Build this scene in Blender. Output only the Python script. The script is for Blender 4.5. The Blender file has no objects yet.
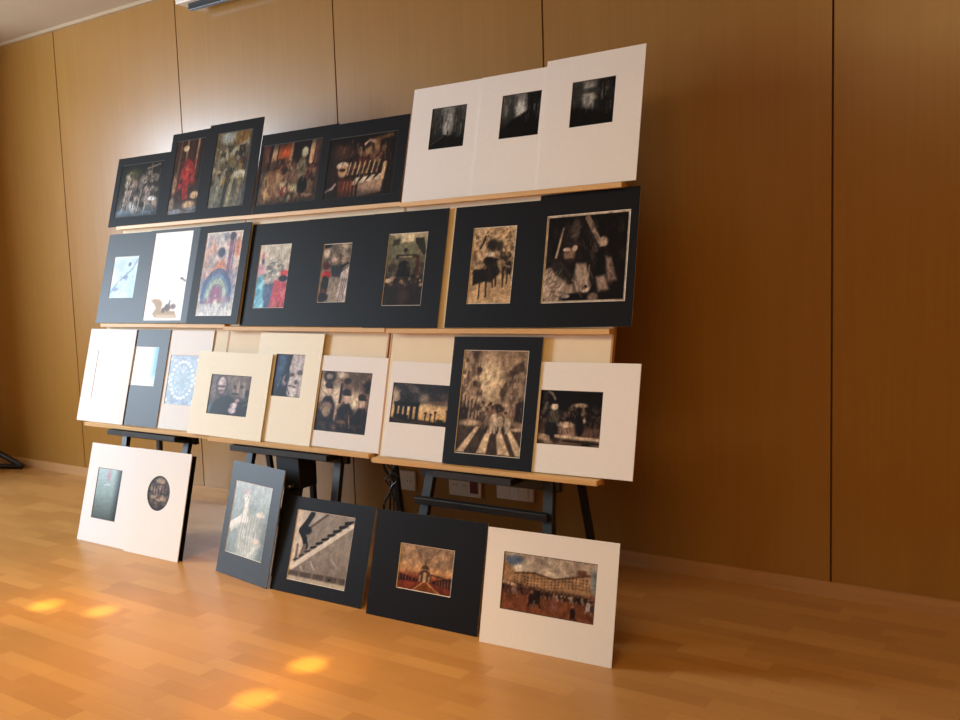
import bpy, bmesh, math, random
import numpy as np
from mathutils import Matrix, Vector

# ------------------------------------------------------------ camera
scene = bpy.context.scene
COL = scene.collection
EYE = 1.308
cam_data = bpy.data.cameras.new('camera')
cam_data.sensor_fit = 'HORIZONTAL'
cam_data.sensor_width = 36.0
cam_data.lens = 918.0 / 960.0 * 36.0
cam_data.clip_start = 0.05
cam_data.clip_end = 60
camera = bpy.data.objects.new('camera', cam_data)
COL.objects.link(camera)
R = [[0.83230817, -0.02637174, 0.55368551],
     [0.55335979, 0.09808874, -0.82714663],
     [-0.03249702, 0.99482819, 0.09623312]]
camera.matrix_world = Matrix.Translation((0, 0, EYE)) @ Matrix(R).to_4x4()
scene.camera = camera

# ------------------------------------------------------------ light and exposure
scene.view_settings.view_transform = 'Standard'
scene.view_settings.look = 'None'
scene.view_settings.gamma = 1.0
scene.view_settings.use_curve_mapping = False
scene.view_settings.exposure = -0.33

world = bpy.data.worlds.new('daylight_world')
scene.world = world
world.use_nodes = True
bg = world.node_tree.nodes['Background']
bg.inputs['Color'].default_value = (0.75, 0.85, 1.0, 1)
bg.inputs['Strength'].default_value = 0.6

ROOM_X0, ROOM_X1, ROOM_Y0, WALL_Y, ROOM_H = -7.4, 3.2, -3.4, 3.627, 2.976


def area_light(name, loc, rot, sx, sy, power, color):
    d = bpy.data.lights.new(name, 'AREA')
    d.shape = 'RECTANGLE'
    d.size, d.size_y = sx, sy
    d.energy = power
    d.color = color
    o = bpy.data.objects.new(name, d)
    o.location = loc
    o.rotation_euler = rot
    COL.objects.link(o)
    return o


# daylight entering through the two windows of the left wall (x = ROOM_X0)
WINDOWS = [(0.05, 1.45, 0.9, 2.75), (-2.2, -0.6, 0.9, 2.75)]
WPOW = [420, 12]
for (ya, yb, za, zb), pw in zip(WINDOWS, WPOW):
    area_light('daylight', (ROOM_X0 + 0.02, (ya + yb) / 2, (za + zb) / 2), (0, -math.pi / 2, 0),
               zb - za - 0.1, yb - ya - 0.1, pw, (0.70, 0.85, 1.0))
# soft warm fill added under the ceiling to warm the right side
area_light('warm_fill', (-0.6, 0.2, ROOM_H - 0.03), (0, 0, 0), 1.6, 1.2, 74, (1.0, 0.66, 0.25))


def spot(loc, target, power, size_deg, blend, color, r=0.02):
    d = bpy.data.lights.new('ceiling_spot', 'SPOT')
    d.energy = power
    d.spot_size = math.radians(size_deg)
    d.spot_blend = blend
    d.shadow_soft_size = r
    d.color = color
    o = bpy.data.objects.new('ceiling_spot', d)
    o.location = loc
    o.rotation_euler = (Vector(target) - Vector(loc)).to_track_quat('-Z', 'Y').to_euler()
    COL.objects.link(o)


WARM = (1.0, 0.60, 0.13)
for x, y in [(-3.55, 2.035), (-3.28, 2.11), (-2.18, 2.146), (-2.15, 1.88)]:
    spot((x + 0.25, y - 0.45, ROOM_H - 0.02), (x, y, 0), 1000, 3.2, 1.0, (1.0, 0.68, 0.12))
    spot((x + 0.25, y - 0.45, ROOM_H - 0.02), (x, y, 0), 160, 11.0, 1.0, (1.0, 0.56, 0.12), 0.05)
for x, y in [(-3.4, 1.95), (-2.2, 1.9)]:
    spot((x + 0.25, y - 0.45, ROOM_H - 0.02), (x, y, 0), 230, 44, 1.0, (1.0, 0.58, 0.16), 0.05)

# ------------------------------------------------------------ materials


def lin(c):
    return tuple(((v / 255.0) / 12.92 if v / 255.0 <= 0.04045 else ((v / 255.0 + 0.055) / 1.055) ** 2.4) for v in c[:3])


def new_mat(name):
    m = bpy.data.materials.new(name)
    m.use_nodes = True
    nt = m.node_tree
    return m, nt, nt.nodes['Principled BSDF']


def simple(name, rgb, rough=0.6, var=0.06, scale=30.0, metallic=0.0, bump=0.0, spec=0.5):
    """A colour with a little procedural mottling."""
    m, nt, b = new_mat(name)
    tc = nt.nodes.new('ShaderNodeTexCoord')
    n = nt.nodes.new('ShaderNodeTexNoise')
    n.inputs['Scale'].default_value = scale
    n.inputs['Detail'].default_value = 3
    nt.links.new(tc.outputs['Object'], n.inputs['Vector'])
    r = nt.nodes.new('ShaderNodeValToRGB')
    c = lin(rgb)
    r.color_ramp.elements[0].position = 0.3
    r.color_ramp.elements[1].position = 0.7
    r.color_ramp.elements[0].color = tuple(v * (1 - var) for v in c) + (1,)
    r.color_ramp.elements[1].color = tuple(min(1, v * (1 + var)) for v in c) + (1,)
    nt.links.new(n.outputs['Fac'], r.inputs['Fac'])
    nt.links.new(r.outputs['Color'], b.inputs['Base Color'])
    b.inputs['Roughness'].default_value = rough
    b.inputs['Metallic'].default_value = metallic
    b.inputs['Specular IOR Level'].default_value = spec
    if bump:
        bp = nt.nodes.new('ShaderNodeBump')
        bp.inputs['Strength'].default_value = bump
        bp.inputs['Distance'].default_value = 0.002
        nt.links.new(n.outputs['Fac'], bp.inputs['Height'])
        nt.links.new(bp.outputs['Normal'], b.inputs['Normal'])
    return m


def veneer(name, c_dark, c_light, rough, grain_axis='Z', spec=0.5, wav=0.05):
    """Oak veneer: fine stretched grain plus broad figure, semi-gloss lacquer with slightly wavy reflections."""
    m, nt, b = new_mat(name)
    L = nt.links.new
    tc = nt.nodes.new('ShaderNodeTexCoord')
    mp = nt.nodes.new('ShaderNodeMapping')
    s = {'Z': (60, 60, 1.6), 'X': (1.6, 60, 60)}[grain_axis]
    mp.inputs['Scale'].default_value = s
    L(tc.outputs['Object'], mp.inputs['Vector'])
    n = nt.nodes.new('ShaderNodeTexNoise')
    n.inputs['Scale'].default_value = 1.0
    n.inputs['Detail'].default_value = 5
    L(mp.outputs['Vector'], n.inputs['Vector'])
    mp2 = nt.nodes.new('ShaderNodeMapping')
    mp2.inputs['Scale'].default_value = {'Z': (3.0, 3.0, 0.5), 'X': (0.5, 3.0, 3.0)}[grain_axis]
    L(tc.outputs['Object'], mp2.inputs['Vector'])
    n2 = nt.nodes.new('ShaderNodeTexNoise')
    n2.inputs['Scale'].default_value = 1.5
    n2.inputs['Distortion'].default_value = 1.2
    L(mp2.outputs['Vector'], n2.inputs['Vector'])
    mx = nt.nodes.new('ShaderNodeMath')
    mx.operation = 'MULTIPLY_ADD'
    L(n.outputs['Fac'], mx.inputs[0])
    mx.inputs[1].default_value = 0.6
    ml = nt.nodes.new('ShaderNodeMath')
    ml.operation = 'MULTIPLY'
    L(n2.outputs['Fac'], ml.inputs[0])
    ml.inputs[1].default_value = 0.4
    L(ml.outputs[0], mx.inputs[2])
    r = nt.nodes.new('ShaderNodeValToRGB')
    r.color_ramp.elements[0].position = 0.3
    r.color_ramp.elements[1].position = 0.7
    r.color_ramp.elements[0].color = lin(c_dark) + (1,)
    r.color_ramp.elements[1].color = lin(c_light) + (1,)
    L(mx.outputs[0], r.inputs['Fac'])
    L(r.outputs['Color'], b.inputs['Base Color'])
    b.inputs['Roughness'].default_value = rough
    b.inputs['Specular IOR Level'].default_value = spec
    bp = nt.nodes.new('ShaderNodeBump')
    bp.inputs['Strength'].default_value = wav
    bp.inputs['Distance'].default_value = 0.01
    L(n2.outputs['Fac'], bp.inputs['Height'])
    L(bp.outputs['Normal'], b.inputs['Normal'])
    return m


def parquet():
    """Three-strip parquet: 7 cm strips running along the wall, random lengths and tones."""
    m, nt, b = new_mat('parquet')
    L = nt.links.new
    tc = nt.nodes.new('ShaderNodeTexCoord')
    br = nt.nodes.new('ShaderNodeTexBrick')
    br.offset = 0.43
    br.offset_frequency = 2
    br.squash = 1.0
    br.inputs['Scale'].default_value = 1.0
    br.inputs['Brick Width'].default_value = 0.31
    br.inputs['Row Height'].default_value = 0.068
    br.inputs['Mortar Size'].default_value = 0.0008
    br.inputs['Mortar Smooth'].default_value = 0.6
    br.inputs['Bias'].default_value = 0.0
    br.inputs['Color1'].default_value = (0.0, 0, 0, 1)
    br.inputs['Color2'].default_value = (1, 1, 1, 1)
    br.inputs['Mortar'].default_value = (0.0, 0.0, 0.0, 1)
    # shift every row by its own amount so the joints fall at random
    sep = nt.nodes.new('ShaderNodeSeparateXYZ')
    L(tc.outputs['Object'], sep.inputs[0])
    fl = nt.nodes.new('ShaderNodeMath'); fl.operation = 'DIVIDE'; fl.inputs[1].default_value = 0.068
    L(sep.outputs['Y'], fl.inputs[0])
    fo = nt.nodes.new('ShaderNodeMath'); fo.operation = 'FLOOR'
    L(fl.outputs[0], fo.inputs[0])
    wn = nt.nodes.new('ShaderNodeTexWhiteNoise'); wn.noise_dimensions = '1D'
    L(fo.outputs[0], wn.inputs['W'])
    ad = nt.nodes.new('ShaderNodeMath'); ad.operation = 'MULTIPLY_ADD'; ad.inputs[1].default_value = 0.7
    L(wn.outputs['Value'], ad.inputs[0]); L(sep.outputs['X'], ad.inputs[2])
    cb = nt.nodes.new('ShaderNodeCombineXYZ')
    L(ad.outputs[0], cb.inputs['X']); L(sep.outputs['Y'], cb.inputs['Y'])
    L(cb.outputs[0], br.inputs['Vector'])
    mp = nt.nodes.new('ShaderNodeMapping'); mp.inputs['Scale'].default_value = (3, 70, 1)
    L(tc.outputs['Object'], mp.inputs['Vector'])
    n = nt.nodes.new('ShaderNodeTexNoise'); n.inputs['Scale'].default_value = 1.0; n.inputs['Detail'].default_value = 4
    L(mp.outputs['Vector'], n.inputs['Vector'])
    mx = nt.nodes.new('ShaderNodeMath'); mx.operation = 'MULTIPLY_ADD'; mx.inputs[1].default_value = 0.62
    L(br.outputs['Color'], mx.inputs[0])
    ml = nt.nodes.new('ShaderNodeMath'); ml.operation = 'MULTIPLY'; ml.inputs[1].default_value = 0.38
    L(n.outputs['Fac'], ml.inputs[0]); L(ml.outputs[0], mx.inputs[2])
    r = nt.nodes.new('ShaderNodeValToRGB')
    e = r.color_ramp.elements
    e[0].position = 0.05; e[0].color = lin(FLOOR_DARK) + (1,)
    e[1].position = 0.85; e[1].color = lin(FLOOR_LIGHT) + (1,)
    L(mx.outputs[0], r.inputs['Fac'])
    L(r.outputs['Color'], b.inputs['Base Color'])
    rr = nt.nodes.new('ShaderNodeMapRange')
    rr.inputs['To Min'].default_value = 0.26; rr.inputs['To Max'].default_value = 0.4
    L(n.outputs['Fac'], rr.inputs['Value'])
    L(rr.outputs[0], b.inputs['Roughness'])
    b.inputs['Specular IOR Level'].default_value = 0.5
    bp = nt.nodes.new('ShaderNodeBump'); bp.inputs['Strength'].default_value = 0.15; bp.inputs['Distance'].default_value = 0.002
    L(n.outputs['Fac'], bp.inputs['Height']); L(bp.outputs['Normal'], b.inputs['Normal'])
    return m


FLOOR_DARK, FLOOR_LIGHT = (176, 124, 68), (200, 149, 87)
M = {}
M['wall'] = veneer('oak_veneer', (152, 107, 47), (161, 116, 53), 0.29, spec=0.62)
M['groove'] = simple('groove_shadow_gap', (92, 56, 26), 0.9)
M['baseboard'] = veneer('baseboard_wood', (176, 130, 84), (196, 150, 100), 0.45, 'X')
M['floor'] = parquet()
M['ceiling'] = simple('ceiling_paint', (186, 168, 142), 0.9, 0.02, 4)
M['cornice'] = simple('cornice_paint', (176, 152, 120), 0.7, 0.02, 8)
M['plaster'] = simple('plaster', (150, 120, 84), 0.9, 0.03, 6)
M['ledge'] = veneer('pine_ledge', (204, 158, 96), (224, 184, 124), 0.5, 'X')
M['panel'] = simple('cream_panel', (232, 216, 186), 0.75, 0.02, 10)
M['panel_edge'] = veneer('panel_edge_wood', (170, 120, 72), (200, 150, 96), 0.6, 'Z')
M['white_mat'] = simple('white_mat', (237, 233, 229), 0.85, 0.012, 60)
M['cream_mat'] = simple('cream_mat', (246, 240, 220), 0.85, 0.012, 60)
M['black_mat'] = simple('black_mat', (20, 20, 23), 0.5, 0.05, 60, spec=0.12)
M['black_mat_sheen'] = simple('black_mat_sheen', (44, 48, 54), 0.5, 0.05, 60, spec=0.35)  # left black mats, window sheen mixed into a lighter colour
M['bevel'] = simple('white_core', (222, 214, 200), 0.8, 0.01, 60)
M['bevel_dark'] = simple('dark_core', (60, 56, 52), 0.8, 0.01, 60)
M['backing'] = simple('backing_card', (206, 196, 180), 0.9, 0.05, 40)
M['easel'] = simple('black_painted_wood', (17, 20, 24), 0.5, 0.5, 18, bump=0.3)
M['black_plastic'] = simple('black_plastic', (16, 16, 18), 0.4)
M['plate'] = simple('socket_plastic', (222, 210, 190), 0.45, 0.01)
M['plate_red'] = simple('red_socket_plastic', (110, 34, 24), 0.45, 0.02)
M['case'] = simple('screen_case_paint', (226, 218, 200), 0.5, 0.01)
M['metal'] = simple('dull_steel', (130, 130, 132), 0.35, 0.05, 30, metallic=1.0)

pm, pnt, pb = new_mat('photo_print')
_a = pnt.nodes.new('ShaderNodeAttribute')
_a.attribute_name = 'ink'
pnt.links.new(_a.outputs['Color'], pb.inputs['Base Color'])
pb.inputs['Roughness'].default_value = 0.42
pb.inputs['Specular IOR Level'].default_value = 0.12
M['print'] = pm

# ------------------------------------------------------------ mesh helpers


def add_box(bm, x0, x1, y0, y1, z0, z1, mat=None, mi=0):
    vs = [bm.verts.new(Vector(p) if mat is None else mat @ Vector(p)) for p in
          [(x0, y0, z0), (x1, y0, z0), (x1, y1, z0), (x0, y1, z0), (x0, y0, z1), (x1, y0, z1), (x1, y1, z1), (x0, y1, z1)]]
    for f in [(3, 2, 1, 0), (4, 5, 6, 7), (0, 1, 5, 4), (1, 2, 6, 5), (2, 3, 7, 6), (3, 0, 4, 7)]:
        fc = bm.faces.new([vs[i] for i in f])
        fc.material_index = mi
    return vs


def add_bar(bm, a, b, wx, wy, up=(0, 1, 0)):
    """Rectangular bar from a to b; wx = width sideways, wy = depth."""
    a, b = Vector(a), Vector(b)
    d = (b - a).normalized()
    s = d.cross(Vector(up)).normalized()
    t = s.cross(d).normalized()
    ring = []
    for p in (a, b):
        ring.append([bm.verts.new(p + s * (sx * wx / 2) + t * (sy * wy / 2)) for sx, sy in ((-1, -1), (1, -1), (1, 1), (-1, 1))])
    for i in range(4):
        bm.faces.new([ring[0][i], ring[0][(i + 1) % 4], ring[1][(i + 1) % 4], ring[1][i]])
    bm.faces.new(ring[0][::-1])
    bm.faces.new(ring[1])


def add_tube(bm, pts, r, seg=8):
    pts = [Vector(p) for p in pts]
    rings = []
    for i, p in enumerate(pts):
        d = (pts[min(i + 1, len(pts) - 1)] - pts[max(i - 1, 0)]).normalized()
        ref = Vector((0, 0, 1)) if abs(d.z) < 0.9 else Vector((1, 0, 0))
        s = d.cross(ref).normalized()
        t = s.cross(d).normalized()
        rad = r[i] if isinstance(r, (list, tuple)) else r
        rings.append([bm.verts.new(p + (s * math.cos(2 * math.pi * k / seg) + t * math.sin(2 * math.pi * k / seg)) * rad) for k in range(seg)])
    for a, b in zip(rings, rings[1:]):
        for k in range(seg):
            f = bm.faces.new([a[k], a[(k + 1) % seg], b[(k + 1) % seg], b[k]])
            f.smooth = True
    bm.faces.new(rings[0][::-1])
    bm.faces.new(rings[-1])


def add_disc(bm, c, r, depth, axis='Y', seg=20):
    c = Vector(c)
    ax = {'Y': Vector((0, 1, 0)), 'X': Vector((1, 0, 0)), 'Z': Vector((0, 0, 1))}[axis]
    add_tube(bm, [c, c + ax * depth], r, seg)


def obj(name, bm, mats, parent=None, bevel=0.0, seg=2):
    bmesh.ops.recalc_face_normals(bm, faces=bm.faces)
    if bevel:
        bmesh.ops.bevel(bm, geom=list(bm.edges), offset=bevel, segments=seg, affect='EDGES', profile=0.5)
    me = bpy.data.meshes.new(name)
    bm.to_mesh(me)
    bm.free()
    for m in (mats if isinstance(mats, (list, tuple)) else [mats]):
        me.materials.append(m)
    o = bpy.data.objects.new(name, me)
    COL.objects.link(o)
    if parent is not None:
        o.parent = parent
    return o


def struct(name, bm, m):
    o = obj(name, bm, m)
    o['kind'] = 'structure'
    return o


def empty(name, label, cat, mat, group=None):
    o = bpy.data.objects.new(name, None)
    o.empty_display_size = 0.1
    COL.objects.link(o)
    o.matrix_world = mat
    o['label'] = label
    o['category'] = cat
    if group:
        o['group'] = group
    return o


NB = bmesh.new

# ------------------------------------------------------------ room shell
bm = NB(); add_box(bm, ROOM_X0 - 0.2, ROOM_X1 + 0.2, ROOM_Y0 - 0.2, WALL_Y + 0.2, -0.1, 0.0); struct('floor', bm, M['floor'])
bm = NB(); add_box(bm, ROOM_X0 - 0.2, ROOM_X1 + 0.2, ROOM_Y0 - 0.2, WALL_Y + 0.2, ROOM_H, ROOM_H + 0.1); struct('ceiling', bm, M['ceiling'])
# veneered wall: full-height panels with narrow gaps between them, every 1.22 m
SEAM0, PITCH, GAP = -2.04, 1.2205, 0.008
bm = NB()
add_box(bm, ROOM_X0, ROOM_X1, WALL_Y + 0.012, WALL_Y + 0.15, 0, ROOM_H, mi=1)
xs = [SEAM0 + PITCH * k for k in range(-5, 5)]
edges = [ROOM_X0] + [x for x in xs if ROOM_X0 + 0.05 < x < ROOM_X1] + [ROOM_X1]
for a, b in zip(edges, edges[1:]):
    add_box(bm, a + GAP / 2, b - GAP / 2, WALL_Y, WALL_Y + 0.014, 0.0, ROOM_H)
struct('wall_back', bm, [M['wall'], M['groove']])
bm = NB(); add_box(bm, ROOM_X0, ROOM_X1, WALL_Y - 0.012, WALL_Y, 0, 0.062); struct('baseboard_back', bm, M['baseboard'])
bm = NB(); add_box(bm, ROOM_X0, ROOM_X1, WALL_Y - 0.02, WALL_Y, ROOM_H - 0.02, ROOM_H); struct('trim_1', bm, M['cornice'])
# left wall with its window openings and an unseen pier added to shade the corner
bm = NB()
ys = sorted([v for w_ in WINDOWS for v in w_[:2]])
cuts = [ROOM_Y0] + ys + [WALL_Y]
for i in range(0, len(cuts), 2):
    add_box(bm, ROOM_X0 - 0.2, ROOM_X0, cuts[i], cuts[i + 1], 0, ROOM_H)
for ya, yb, za, zb in WINDOWS:
    add_box(bm, ROOM_X0 - 0.2, ROOM_X0, ya, yb, 0, za)
    add_box(bm, ROOM_X0 - 0.2, ROOM_X0, ya, yb, zb, ROOM_H)
add_box(bm, ROOM_X0, ROOM_X0 + 0.52, 2.0, 2.3, 0, ROOM_H)
struct('wall_left', bm, M['plaster'])
for i, (ya, yb, za, zb) in enumerate(WINDOWS):
    bm = NB()
    for a in ((ya, ya + 0.05, za, zb), (yb - 0.05, yb, za, zb), (ya, yb, za, za + 0.05), (ya, yb, zb - 0.05, zb)):
        add_box(bm, ROOM_X0 - 0.08, ROOM_X0 - 0.02, *a)
    struct('window_%d' % (i + 1), bm, M['cornice'])
bm = NB(); add_box(bm, ROOM_X0, ROOM_X1, ROOM_Y0 - 0.2, ROOM_Y0, 0, ROOM_H); struct('wall_front', bm, M['wall'])
bm = NB(); add_box(bm, ROOM_X1, ROOM_X1 + 0.2, ROOM_Y0, WALL_Y, 0, ROOM_H); struct('wall_right', bm, M['wall'])

# ------------------------------------------------------------ painter for the photographic prints


class Print:
    """A small colour raster that becomes the ink attribute of a print's mesh. x right, y down, 0..1."""

    def __init__(s, w, h, base, seed=1):
        s.nx = max(16, int(w / 0.0034)); s.ny = max(16, int(h / 0.0034))
        s.w, s.h = w, h
        s.a = np.zeros((s.ny, s.nx, 3)); s.a[:] = base
        s.X, s.Y = np.meshgrid((np.arange(s.nx) + 0.5) / s.nx, (np.arange(s.ny) + 0.5) / s.ny)
        s.asp = h / w
        s.rng = np.random.RandomState(seed)

    def mix(s, m, c, a=1.0):
        m = np.clip(m * a, 0, 1)[..., None]
        s.a = s.a * (1 - m) + np.array(c, float) * m
        return s

    def grad(s, stops, horiz=False):
        t = s.X if horiz else s.Y
        p = [q[0] for q in stops]
        for k in range(3):
            s.a[..., k] = np.interp(t, p, [q[1][k] for q in stops])
        return s

    def el(s, cx, cy, rx, ry, c, soft=0.3, a=1.0, rot=0.0):
        dx, dy = s.X - cx, (s.Y - cy) * s.asp
        ry = ry * s.asp
        cr, sr = math.cos(rot), math.sin(rot)
        d = np.sqrt(((dx * cr + dy * sr) / rx) ** 2 + ((-dx * sr + dy * cr) / ry) ** 2)
        return s.mix(np.clip((1 + soft / 2 - d) / max(soft, 1e-3), 0, 1), c, a)

    def poly(s, pts, c, a=1.0, soft=0.015):
        inside = np.zeros(s.X.shape, bool)
        n = len(pts)
        dist = np.full(s.X.shape, 9.0)
        for i in range(n):
            x0, y0 = pts[i]; x1, y1 = pts[(i + 1) % n]
            if y0 != y1:
                cond = ((y0 > s.Y) != (y1 > s.Y)) & (s.X < (x1 - x0) * (s.Y - y0) / (y1 - y0) + x0)
                inside ^= cond
            dist = np.minimum(dist, s.segd(x0, y0, x1, y1))
        sd = np.where(inside, dist, -dist)
        return s.mix(np.clip(sd / soft + 0.5, 0, 1), c, a)

    def segd(s, x0, y0, x1, y1):
        vx, vy = x1 - x0, (y1 - y0) * s.asp
        L = vx * vx + vy * vy + 1e-9
        px, py = s.X - x0, (s.Y - y0) * s.asp
        t = np.clip((px * vx + py * vy) / L, 0, 1)
        return np.sqrt((px - t * vx) ** 2 + (py - t * vy) ** 2)

    def line(s, x0, y0, x1, y1, w, c, a=1.0):
        return s.mix(np.clip((w / 2 - s.segd(x0, y0, x1, y1)) / 0.012 + 0.5, 0, 1), c, a)

    def path(s, pts, w, c, a=1.0):
        for p, q in zip(pts, pts[1:]):
            s.line(p[0], p[1], q[0], q[1], w, c, a)
        return s

    def blobs(s, x0, y0, x1, y1, n, rx, ry, cols, a=0.8, soft=0.6):
        for _ in range(n):
            x = s.rng.uniform(x0, x1); y = s.rng.uniform(y0, y1)
            k = s.rng.uniform(0.6, 1.4)
            s.el(x, y, rx * k, ry * k, cols[s.rng.randint(len(cols))], soft, a * s.rng.uniform(0.6, 1), s.rng.uniform(-0.4, 0.4))
        return s

    def people(s, x0, x1, y, n, hgt, cols, skin=(150, 110, 90), a=0.9):
        for k in range(n):
            x = x0 + (x1 - x0) * (k + 0.5 + s.rng.uniform(-0.3, 0.3)) / n
            h = hgt * s.rng.uniform(0.85, 1.15)
            c = cols[s.rng.randint(len(cols))]
            s.el(x, y - h * 0.45, h * 0.2 * s.asp, h * 0.33, c, 0.4, a)
            s.line(x - h * 0.06, y - h * 0.25, x - h * 0.1, y, h * 0.1 * s.asp, cols[s.rng.randint(len(cols))], a)
            s.line(x + h * 0.06, y - h * 0.25, x + h * 0.12, y, h * 0.1 * s.asp, c, a)
            s.el(x, y - h * 0.88, h * 0.1 * s.asp, h * 0.1, skin, 0.4, a)
        return s

    def strokes(s, x0, y0, x1, y1, n, ln, ang, cols, w=0.012, a=0.7, jit=0.35):
        """many short fine lines: folds, crowds, facades"""
        for _ in range(n):
            x = s.rng.uniform(x0, x1); y = s.rng.uniform(y0, y1)
            t = ang + s.rng.uniform(-jit, jit); q = ln * s.rng.uniform(0.5, 1.3)
            s.line(x, y, x + math.cos(t) * q, y + math.sin(t) * q / s.asp, w * s.rng.uniform(0.7, 1.5), cols[s.rng.randint(len(cols))], a * s.rng.uniform(0.5, 1))
        return s

    def noise(s, amp, cells=8, stretch=1.0):
        gx, gy = int(cells), max(2, int(cells * s.asp / stretch))
        g = s.rng.uniform(-1, 1, (gy + 2, gx + 2))
        fx, fy = s.X * gx, s.Y * gy
        ix, iy = fx.astype(int), fy.astype(int)
        tx, ty = fx - ix, fy - iy
        tx = tx * tx * (3 - 2 * tx); ty = ty * ty * (3 - 2 * ty)
        v = (g[iy, ix] * (1 - tx) + g[iy, ix + 1] * tx) * (1 - ty) + (g[iy + 1, ix] * (1 - tx) + g[iy + 1, ix + 1] * tx) * ty
        s.a = s.a * (1 + amp * v[..., None])
        return s

    def vignette(s, amt, c=(10, 10, 12)):
        d = np.maximum(np.abs(s.X - 0.5), np.abs(s.Y - 0.5)) * 2
        return s.mix(np.clip((d - 0.7) / 0.3, 0, 1), c, amt)

    def border(s, w, c):
        m = (s.X < w) | (s.X > 1 - w) | (s.Y < w / s.asp) | (s.Y > 1 - w / s.asp)
        return s.mix(m.astype(float), c)


# each function paints what one photograph shows ---------------------------------
def pr_garden(p):
    p.grad([(0, (24, 26, 26)), (0.3, (52, 46, 38)), (0.7, (95, 88, 80)), (1, (110, 125, 135))])
    p.el(0.3, 0.25, 0.16, 0.16, (96, 92, 38), 0.8, 0.9); p.el(0.2, 0.5, 0.06, 0.12, (120, 96, 36), 0.6)
    p.blobs(0.15, 0.2, 0.95, 0.85, 110, 0.045, 0.05, [(176, 150, 140), (60, 48, 40), (120, 110, 100), (36, 34, 34), (200, 185, 170)])
    p.path([(0.72, 0.02), (0.74, 0.35)], 0.03, (130, 108, 90)); p.path([(0.62, 0.12), (0.9, 0.06)], 0.03, (150, 125, 110))
    for x in (0.14, 0.26, 0.5, 0.66):
        p.line(x + 0.05, 0.5, x, 0.98, 0.03, (190, 185, 180), 0.8)
    p.el(0.82, 0.68, 0.09, 0.04, (215, 215, 215), 0.5); p.el(0.4, 0.85, 0.08, 0.12, (190, 195, 198), 0.8)
    p.strokes(0.08, 0.15, 0.95, 0.9, 130, 0.07, 1.5, [(200, 184, 172), (44, 36, 32), (110, 96, 70), (150, 130, 120), (26, 26, 28)], 0.013, 0.7, 0.5)
    p.blobs(0.02, 0.9, 0.98, 1, 14, 0.12, 0.03, [(150, 170, 190), (120, 145, 165)]); p.vignette(0.5)


def pr_red(p):
    p.grad([(0, (60, 34, 20)), (0.4, (70, 36, 26)), (0.8, (66, 48, 40)), (1, (120, 115, 115))])
    for x, c in ((0.2, (120, 80, 48)), (0.42, (150, 110, 70)), (0.58, (90, 52, 28)), (0.78, (170, 130, 90)), (0.92, (30, 20, 20))):
        p.line(x, 0.0, x - 0.04, 0.55, 0.06, c, 0.85)
    p.poly([(0.28, 0.42), (0.48, 0.26), (0.7, 0.34), (0.74, 0.52), (0.6, 0.62), (0.62, 0.8), (0.46, 0.82), (0.4, 0.62), (0.22, 0.7)], (178, 34, 34), 0.95, 0.05)
    p.el(0.52, 0.38, 0.08, 0.05, (215, 110, 90), 0.6); p.el(0.36, 0.12, 0.1, 0.04, (200, 170, 130), 0.5)
    p.blobs(0.25, 0.3, 0.75, 0.8, 22, 0.05, 0.04, [(150, 24, 28), (200, 60, 54), (60, 30, 26)])
    p.el(0.85, 0.76, 0.14, 0.05, (214, 180, 140), 0.5); p.el(0.7, 0.88, 0.2, 0.05, (200, 168, 130), 0.6)
    p.el(0.12, 0.6, 0.07, 0.14, (170, 130, 100), 0.7); p.el(0.1, 0.85, 0.1, 0.08, (150, 130, 110), 0.7)
    p.strokes(0.05, 0.1, 0.95, 0.9, 70, 0.07, 1.6, [(150, 110, 80), (36, 20, 18), (190, 150, 116), (60, 28, 24)], 0.014, 0.55, 0.4)
    p.strokes(0.3, 0.34, 0.7, 0.78, 30, 0.06, 1.6, [(206, 60, 50), (110, 16, 20), (230, 120, 100)], 0.014, 0.7, 0.6)
    p.blobs(0, 0.92, 1, 1, 8, 0.16, 0.02, [(150, 155, 165)])


def pr_plaza_grey(p):
    p.grad([(0, (120, 100, 66)), (0.3, (105, 92, 66)), (0.6, (110, 104, 88)), (1, (120, 122, 116))])
    p.el(0.34, 0.08, 0.22, 0.08, (160, 160, 150), 0.7); p.el(0.75, 0.1, 0.2, 0.1, (140, 104, 50), 0.8)
    p.poly([(0.3, 0.3), (0.9, 0.12), (0.94, 0.2), (0.36, 0.38)], (176, 168, 140), 0.8, 0.05)
    p.poly([(0.68, 0.2), (0.86, 0.2), (0.86, 0.4), (0.68, 0.4)], (44, 34, 34), 0.95)
    p.el(0.85, 0.42, 0.12, 0.06, (140, 44, 40), 0.7)
    p.blobs(0.02, 0.2, 0.98, 0.7, 120, 0.045, 0.035, [(64, 50, 32), (190, 180, 150), (120, 110, 90), (50, 46, 44), (160, 130, 70)])
    p.el(0.8, 0.58, 0.16, 0.05, (196, 190, 166), 0.5)
    for x0, x1, c in ((0.3, 0.1, (160, 156, 130)), (0.45, 0.4, (60, 56, 46)), (0.6, 0.52, (180, 168, 130)), (0.82, 0.72, (150, 140, 108)), (0.2, 0.05, (130, 128, 110))):
        p.line(x0, 0.6, x1, 1.0, 0.09, c, 0.8)
    p.strokes(0.02, 0.02, 0.9, 0.95, 160, 0.06, 1.3, [(60, 50, 36), (206, 198, 168), (120, 104, 72), (40, 38, 36), (160, 150, 124)], 0.012, 0.6, 0.8)
    p.poly([(0.93, 0), (1, 0), (1, 1), (0.9, 1)], (84, 82, 84), 0.8)


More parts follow.
